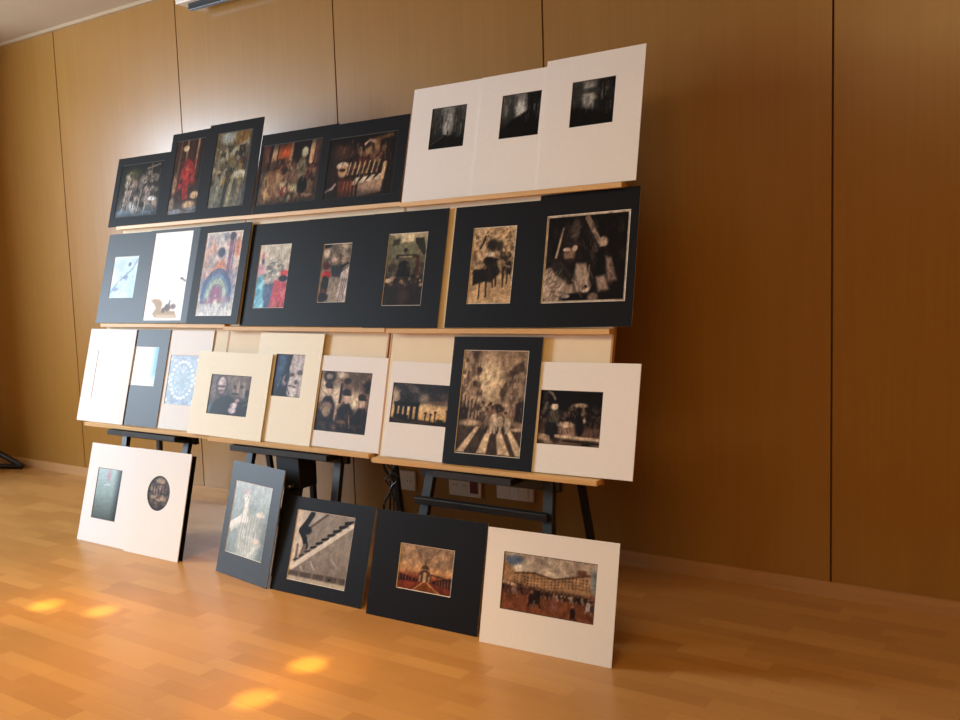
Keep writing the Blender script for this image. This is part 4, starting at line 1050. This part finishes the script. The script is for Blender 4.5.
PH = [
    (on_panel(1, Z1, -4.589, 0, -0.004, .5, .397), (.041, .051, .411, .354), pr_garden, 'black_mat', 'black matted colour print of a garden crowd, lowest and farthest left on the top row', G1, 'bevel_dark'),
    (on_panel(1, Z1, -4.125, 1, 0.008, .4, .489), (.043, .040, .271, .445), pr_red, 'black_mat', 'tall black matted print of a bright red figure, top row', G1, 'bevel_dark'),
    (on_panel(1, Z1, -3.825, 2, 0.002, .394, .503), (.063, .054, .327, .452), pr_plaza_grey, 'black_mat', 'tall black matted grey-brown street print beside the red figure print, overlapping it', G1, 'bevel_dark'),
    (on_panel(2, Z1, -3.396, 0, 0.004, .5, .403), (.015, .044, .408, .347), pr_procession, 'black_mat', 'wide black matted reddish procession print in the middle of the top row', G1, 'bevel_dark'),
    (on_panel(2, Z1, -2.981, 1, -0.002, .5, .398), (.048, .043, .445, .331), pr_drummers, 'black_mat', 'wide black matted dark brown print with a white-capped head, top row', G1, 'bevel_dark'),
    (on_panel(3, Z1, -2.432, 1, -0.003, .4, .496), (.109, .219, .285, .397), lambda p: pr_alley(p, 0), 'white_mat', 'white mat with small square alley print and tiny figure, left of the white trio', G1, 'bevel_dark'),
    (on_panel(3, Z1, -2.078, 2, 0.0, .4, .494), (.106, .224, .285, .403), lambda p: pr_alley(p, 1), 'white_mat', 'white mat with small square dark alley print, middle one of the white trio on top', G1, 'bevel_dark'),
    (on_panel(3, Z1, -1.772, 3, 0.010, .409, .512), (.119, .230, .298, .408), lambda p: pr_alley(p, 2), 'white_mat', 'white mat with small square murky print, rightmost of the white trio', G1, 'bevel_dark'),

    (on_panel(1, Z2, -4.558, 0, 0.0, .4, .498), (.079, .137, .292, .368), pr_frost, 'black_mat_sheen', 'sheen-tinted black mat with a pale icy blue print, far left of the middle row', G2, 'bevel'),
    (on_panel(1, Z2, -4.184, 1, 0.005, .4, .5), (.040, .013, .344, .485), pr_snow_horse, 'black_mat_sheen', 'sheen-tinted black mat with a tall almost white print, brown rocking-horse shape at its bottom', G2, 'bevel'),
    (on_panel(1, Z2, -3.769, 5, 0.006, .395, .5, -0.055), (.063, .039, .343, .462), pr_collage, 'black_mat', 'black mat with a soft colourful print of blue arcs, beside the rocking-horse print', G2, 'bevel'),
    (on_panel(2, Z2, -3.370, 0, 0.004, .4, .496), (.071, .085, .276, .390), pr_flags, 'black_mat', 'black mat with a light blue and pink-red crowd print, middle row', G2, 'bevel'),
    (on_panel(2, Z2, -3.0, 1, 0.003, .4, .498), (.116, .109, .283, .377), pr_runner, 'black_mat', 'black mat with a small street print of a person in red, on the middle row', G2, 'bevel'),
    (on_panel(3, Z2, -2.570, 1, 0.002, .393, .494), (.093, .093, .298, .401), pr_courtyard, 'black_mat', 'black mat with an olive-brown building and crowd print, on the middle row', G2, 'bevel'),
    (on_panel(3, Z2, -2.144, 0, 0.006, .4, .491), (.096, .094, .296, .400), pr_horseman, 'black_mat', 'black mat with a sepia print of horses and riders, on the middle row', G2, 'bevel'),
    (on_panel(3, Z2, -1.744, 1, 0.020, .407, .508), (.036, .091, .376, .425), pr_musicians, 'black_mat', 'black mat with a big dark print of people in white sleeves, pale line around it', G2, 'bevel'),

    (on_panel(1, Z3, -4.571, 2, -0.004, .4, .502), (.095, .116, .301, .386), pr_blank, 'white_mat', 'white mat with a blank-looking white print, far left of the bottom ledge', G3, 'bevel'),
    (on_panel(1, Z3, -4.302, 1, -0.003, .4, .501), (.060, .208, .329, .412), pr_bluewhite, 'black_mat_sheen', 'sheen-tinted black mat with a white and sky-blue print, between two white mats', G3, 'bevel'),
    (on_panel(1, Z3, -3.975, 0, 0.001, .4, .501), (.099, .123, .312, .374), pr_beads, 'white_mat', 'white mat with a pale blue print of bright bead-like dots in ovals', G3, 'bevel'),
    (on_panel(2, Z3, -3.605, 4, -0.012, .504, .4), (.114, .104, .388, .292), pr_monk, 'cream_mat', 'cream landscape mat with a dark print of a bald man and other faces', G3, 'bevel_dark'),
    (on_panel(2, Z3, -3.209, 2, -0.010, .4, .496), (.122, .207, .301, .399), pr_blueface, 'cream_mat', 'tall cream mat with a small print of a pale face against deep blue', G3, 'bevel_dark'),
    (on_panel(2, Z3, -2.914, 1, -0.010, .5, .397), (.112, .069, .403, .330), pr_band, 'white_mat', 'white mat with a sepia print of three people in plumed hats', G3, 'bevel_dark'),
    (on_panel(3, Z3, -2.390, 0, -0.010, .5, .388), (.019, .138, .33, .301), pr_temple, 'white_mat', 'white landscape mat with a ruined temple and columns print, left of the black crossing print', G3, 'bevel_dark'),
    (on_panel(3, Z3, -2.078, 2, 0.006, .399, .496), (.053, .045, .345, .444), pr_zebra, 'black_mat', 'tall black mat with a sepia street and zebra crossing print, bottom ledge', G3, 'bevel'),
    (on_panel(3, Z3, -1.783, 1, 0.010, .5, .403), (.114, .104, .365, .300), pr_parade, 'white_mat', 'white landscape mat with a dark parade print, right end of the bottom ledge', G3, 'bevel_dark'),

    ((-4.332, 2.678, 0.0006, .264, 0, 0, .4, .5), (.086, .122, .284, .378), pr_teal_sheen, 'white_mat', 'white mat with a dark print whose painted teal sheen fades to the right, far left on the floor', G4, 'bevel_dark'),
    ((-3.925, 2.665, 0.0006, .250, .013, 0, .4, .505), (.117, .217, .281, .385), pr_oval, 'white_mat', 'white mat on the floor with a dark oval medallion print', G4, 'bevel_dark'),
    ((-3.266, 2.677, 0.0006, .257, -.160, .0, .397, .502), (.045, .097, .329, .417), pr_statue, 'black_mat_sheen', 'sheen-tinted black mat on the floor with a pale print of a stone statue', G4, 'bevel'),
    ((-2.866, 2.626, 0.0006, .310, .012, 0, .5, .399), (.085, .054, .403, .345), pr_piano, 'black_mat', 'black mat on the floor with a monochrome print of a diagonal row of piano keys', G4, 'bevel'),
    ((-2.316, 2.606, 0.0006, .262, .036, 0, .505, .404), (.128, .119, .376, .289), pr_avenue, 'black_mat', 'black mat on the floor with a small orange-toned print of a monument', G4, 'bevel'),
    ((-1.781, 2.595, 0.0006, .238, .056, 0, .503, .404), (.072, .127, .429, .326), pr_square, 'white_mat', 'white mat on the floor with a wide colour print of a town square', G4, 'bevel_dark'),
]
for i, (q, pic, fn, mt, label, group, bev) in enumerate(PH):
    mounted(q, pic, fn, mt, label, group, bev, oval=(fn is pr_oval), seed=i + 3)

# dark sheet added behind the oval print for its band of shade; only its right edge shows
bm = NB(); add_box(bm, -0.2, 0.2, 0, 0.003, 0, 0.49)
card = obj('shade_sheet', bm, M['black_mat'])
card.matrix_world = frame_matrix(-3.722, 2.692, 0.0006, .25, .013, 0)
card['label'] = 'dark sheet added for the shade beside the oval print mat'
card['category'] = 'card'

# ------------------------------------------------------------ display boards with three ledges
BOARDS = {1: (-4.462, -3.472, 'cream display board with pine ledges on the left easel'),
          2: (-3.440, -2.450, 'cream display board with pine ledges on the middle easel'),
          3: (-2.412, -1.402, 'cream display board with pine ledges on the right easel')}


def display_board(pn):
    x0, x1, label = BOARDS[pn]
    y0, t = PLANE[pn]
    W = x1 - x0
    zl = [Z1[pn], Z2[pn], Z3[pn]]
    zb = zl[2] - 0.02
    base = frame_matrix((x0 + x1) / 2, y0 + (zb - 0.6) * math.tan(t), zb, t, 0, 0)
    if pn == 3:
        base = base @ Matrix.Rotation(-TIP, 4, 'Y')
    root = empty('display_board', label, 'display board', base, 'display boards')
    s = 1 / math.cos(t)
    Ht = (zl[0] + 0.004 - zb) * s
    F = 0.0062  # front face of the board, behind the mats
    bm = NB(); add_box(bm, -W / 2 + 0.008, W / 2 - 0.008, F, F + 0.016, 0, Ht); obj('board_panel', bm, M['panel'], root)
    for sx in (-1, 1):
        bm = NB(); add_box(bm, sx * W / 2 - (0.008 if sx > 0 else 0), sx * W / 2 + (0.008 if sx < 0 else 0), F - 0.001, F + 0.02, 0, Ht)
        obj('side_trim', bm, M['panel_edge'], root)
    for z in zl:
        # ledge: a level strip 4.2 cm deep, its top under the mats
        c, sn = math.cos(t), math.sin(t)
        bm = NB()
        h = (z - zb) * s
        # level top in tilted local frame: direction to the viewer (-Y world) = local (-c*Y , ... )
        Rt = Matrix.Translation((0, 0, h)) @ Matrix.Rotation(t, 4, 'X')
        add_box(bm, -W / 2, W / 2, -0.036, 0.0062, -0.019, 0.0, Rt)
        obj('ledge', bm, M['ledge'], root, bevel=0.0015, seg=1)
    return root


for k in (1, 2, 3):
    display_board(k)

# ------------------------------------------------------------ easels


def easel(pn, label, tray, front, rear, mast=None, cross=None, floor_front=0.0, splay=0.03, rear_y=3.36):
    y0, t = PLANE[pn]
    tt = math.tan(t)
    zt = Z3[pn] - 0.022                         # underside of the bottom ledge
    Y = lambda z: y0 + (z - 0.6) * tt + 0.048   # centre line of the legs, behind the board
    cx = (front[0] + front[1]) / 2
    root = empty('easel', label, 'easel', Matrix.Translation((cx, Y(0), 0)), 'black easels')
    P_ = lambda p: Vector(p) - Vector((cx, Y(0), 0))
    ztop = 1.5
    for x, sg in ((front[0], -1), (front[1], 1)):
        bm = NB(); add_bar(bm, P_((x + sg * splay, Y(0.0) , 0.0)), P_((x - sg * splay * 1.4, Y(ztop), ztop)), 0.042, 0.024)
        obj('front_leg', bm, M['easel'], root, bevel=0.002, seg=1)
    for xt, xb in rear:
        bm = NB(); add_bar(bm, P_((xb, rear_y, 0.0)), P_((xt, Y(1.3) + 0.035, 1.3)), 0.030, 0.024)
        obj('rear_leg', bm, M['easel'], root, bevel=0.002, seg=1)
    # tray under the board and its lip
    bm = NB(); add_box(bm, tray[0] - cx, tray[1] - cx, Y(zt) - 0.095 - Y(0), Y(zt) - 0.012 - Y(0), zt - 0.026, zt - 0.001)
    obj('tray', bm, M['easel'], root, bevel=0.002, seg=1)
    bm = NB(); add_box(bm, front[0] - 0.06 - cx, front[1] + 0.05 - cx, Y(zt) - 0.012 - Y(0), Y(zt) + 0.012 - Y(0), zt - 0.05, zt - 0.005)
    obj('tray_rail', bm, M['easel'], root, bevel=0.002, seg=1)
    if cross:
        bm = NB(); add_bar(bm, P_((front[0] - 0.05, Y(cross) - 0.03, cross)), P_((front[1] + 0.03, Y(cross) - 0.03, cross)), 0.028, 0.022, up=(0, 1, 0.2))
        obj('crossbar', bm, M['easel'], root, bevel=0.002, seg=1)
    bm = NB(); add_bar(bm, P_((front[0] + 0.04, Y(1.3) + 0.02, 1.3)), P_((front[1] - 0.04, Y(1.3) + 0.02, 1.3)), 0.04, 0.02)
    obj('top_rail', bm, M['easel'], root, bevel=0.002, seg=1)
    if mast:
        m0, m1 = mast
        bm = NB(); add_box(bm, m0 - cx, m1 - cx, Y(0.48) - 0.05 - Y(0), Y(0.48) + 0.06 - Y(0), 0.385, zt - 0.027)
        obj('crank_box', bm, M['easel'], root, bevel=0.003, seg=1)
        mc = (m0 + m1) / 2
        bm = NB(); add_bar(bm, P_((mc, Y(0.0), 0.0)), P_((mc, Y(1.62) + 0.02, 1.55)), 0.09, 0.03)
        obj('mast', bm, M['easel'], root, bevel=0.002, seg=1)
        bm = NB(); add_tube(bm, [P_((m1 - 0.03, Y(.42) - 0.04, .40)), P_((m1 - 0.03, Y(.42) - 0.075, .40))], 0.008, 10)
        obj('crank_knob', bm, M['metal'], root)
    return root


easel(1, 'black wooden easel under the left display board, two legs showing', (-4.24, -3.70), (-4.20, -3.70), [(-4.2, -4.55)], splay=-0.03)
easel(2, 'black studio easel with crank box and thick tray under the middle display board', (-3.27, -2.67), (-3.21, -2.68), [(-3.5, -3.56), (-3.1, -3.3)], mast=(-3.0, -2.86))
easel(3, 'black wooden easel with crossbar and wide rear legs under the right display board', (-2.09, -1.74), (-2.155, -1.635), [(-2.62, -2.72), (-1.76, -1.69)], cross=0.42, splay=0.05)

# ------------------------------------------------------------ wall plates
plates = [(-3.0, -2.84, .205, .305, 'cream double socket plate on the wall, partly behind the cables', 0),
          (-2.63, -2.44, .212, .322, 'cream wall plate with a dark red insert, behind the right easel', 1),
          (-2.35, -2.145, .225, .335, 'cream blank ribbed wall plate, nearest the right end of the plates', 2)]
for x0, x1, z0, z1, label, kind in plates:
    root = empty('wall_plate', label, 'wall socket', Matrix.Translation(((x0 + x1) / 2, WALL_Y, z0)), 'wall plates')
    w2, hh = (x1 - x0) / 2, z1 - z0
    bm = NB(); add_box(bm, -w2, w2, -0.012, 0, 0, hh); obj('cover_plate', bm, M['plate'], root, bevel=0.003)
    if kind < 2:
        for cx in ((-0.042, 0.042) if kind == 0 else (-0.055, -0.002)):
            bm = NB(); add_disc(bm, (cx, -0.014, hh * 0.5), 0.021, 0.003); s = obj('socket', bm, M['plate'], root)
            bm = NB()
            for dx in (-0.009, 0.009):
                add_disc(bm, (cx + dx, -0.0152, hh * 0.5), 0.003, 0.002, seg=10)
            obj('socket_hole', bm, M['black_plastic'], s)
    if kind == 1:
        bm = NB(); add_box(bm, 0.033, 0.078, -0.016, -0.011, 0.02, hh - 0.01); obj('red_insert', bm, M['plate_red'], root, bevel=0.001, seg=1)['label'] = 'dark red insert'
    if kind == 2:
        for cx in (-0.052, 0.0, 0.052):
            bm = NB(); add_box(bm, cx - 0.023, cx + 0.023, -0.0145, -0.011, 0.012, hh - 0.012); obj('blank_module', bm, M['plate'], root, bevel=0.001, seg=1)

# ------------------------------------------------------------ cables hanging behind the gap between boards
rng = random.Random(4)


def smooth(pts, n=8):
    out = []
    P4 = [Vector(p) for p in pts]
    for i in range(len(P4) - 1):
        a, b, c, d = P4[max(i - 1, 0)], P4[i], P4[i + 1], P4[min(i + 2, len(P4) - 1)]
        for k in range(n):
            t = k / n
            out.append(0.5 * ((2 * b) + (c - a) * t + (2 * a - 5 * b + 4 * c - d) * t * t + (3 * b - a - 3 * c + d) * t ** 3))
    out.append(P4[-1])
    return out


cord = bmesh.new()
CX, CY = -2.425, 2.93
add_tube(cord, smooth([(CX - .02, CY, .66), (CX - .03, CY - .01, .55), (CX - .035, CY, .49), (CX + .01, CY, .44), (CX - .01, CY, .40), (CX - .05, CY, .33), (CX - .04, CY + .02, .26), (CX, CY + .1, .12), (CX - .03, CY + .3, .012), (-2.9, 3.45, .012), (-2.98, 3.57, .08), (-2.988, 3.6, .25)]), 0.0055, 8)
add_tube(cord, smooth([(CX + .015, CY, .66), (CX + .035, CY, .54), (CX + .0, CY - .01, .48), (CX + .03, CY, .45), (CX - .005, CY - .005, .41), (CX + .03, CY, .34), (CX + .05, CY + .02, .25), (CX + .02, CY + .1, .1), (CX, CY + .3, .012)]), 0.0055, 8)
add_tube(cord, smooth([(CX - .03, CY - .008, .53), (CX + .005, CY - .012, .5), (CX + .04, CY, .47), (CX - .03, CY - .008, .455), (CX + .0, CY, .40), (CX + .01, CY - .01, .3)]), 0.0035, 8)
o = obj('power_cord', cord, M['black_plastic'])
o['label'] = 'tangled black power cords hanging in the gap between middle and right boards'
o['category'] = 'cable'

# ------------------------------------------------------------ black tripod stand at the far left
root = empty('tripod_stand', 'black tripod stand foot by the wall at the left edge', 'stand', Matrix.Translation((-6.86, 3.29, 0)))
for dx, dy in ((0.50, 0.27), (0.50, -0.16), (-0.5, -0.02)):
    bm = NB(); add_tube(bm, [(0.03 * (1 if dx > 0 else -1), 0, 0.34), (dx * 0.97, dy * 0.97, 0.03), (dx, dy, 0.016)], [0.02, 0.02, 0.022], 10)
    lg = obj('leg', bm, M['black_plastic'], root)
    bm = NB(); add_tube(bm, [(0, 0, 0.1), (dx * 0.6, dy * 0.6, 0.15)], 0.008, 8)
    obj('brace', bm, M['black_plastic'], root)
    bm = NB(); add_tube(bm, [(0, 0, 0.03), (dx * 0.98, dy * 0.98, 0.022)], 0.018, 8)
    obj('floor_bar', bm, M['black_plastic'], root)
bm = NB(); add_tube(bm, [(0, 0, 0.06), (0, 0, 1.5)], 0.018, 14); obj('pole', bm, M['black_plastic'], root)
bm = NB(); add_tube(bm, [(0, 0, 0.29), (0, 0, 0.38)], 0.034, 14); obj('collar', bm, M['black_plastic'], root)

# ------------------------------------------------------------ roll-up screen under the ceiling
SX0, SX1 = -4.33, -1.9
root = empty('projection_screen', 'cream roll-up screen case with a black bottom bar, high on the wood wall', 'screen', Matrix.Translation(((SX0 + SX1) / 2, WALL_Y, 2.845)))
hw = (SX1 - SX0) / 2
bm = NB(); add_box(bm, -hw, hw, -0.115, -0.012, 0.008, 0.095); obj('screen_case', bm, M['case'], root, bevel=0.006)
for sx in (-1, 1):
    bm = NB(); add_box(bm, sx * (hw - 0.25) - 0.02, sx * (hw - 0.25) + 0.02, -0.03, 0, 0.01, 0.105); obj('wall_bracket', bm, M['case'], root)
bm = NB(); add_box(bm, -hw + 0.07, hw - 0.07, -0.085, -0.055, -0.03, 0.008); obj('bottom_bar', bm, M['black_plastic'], root, bevel=0.003)
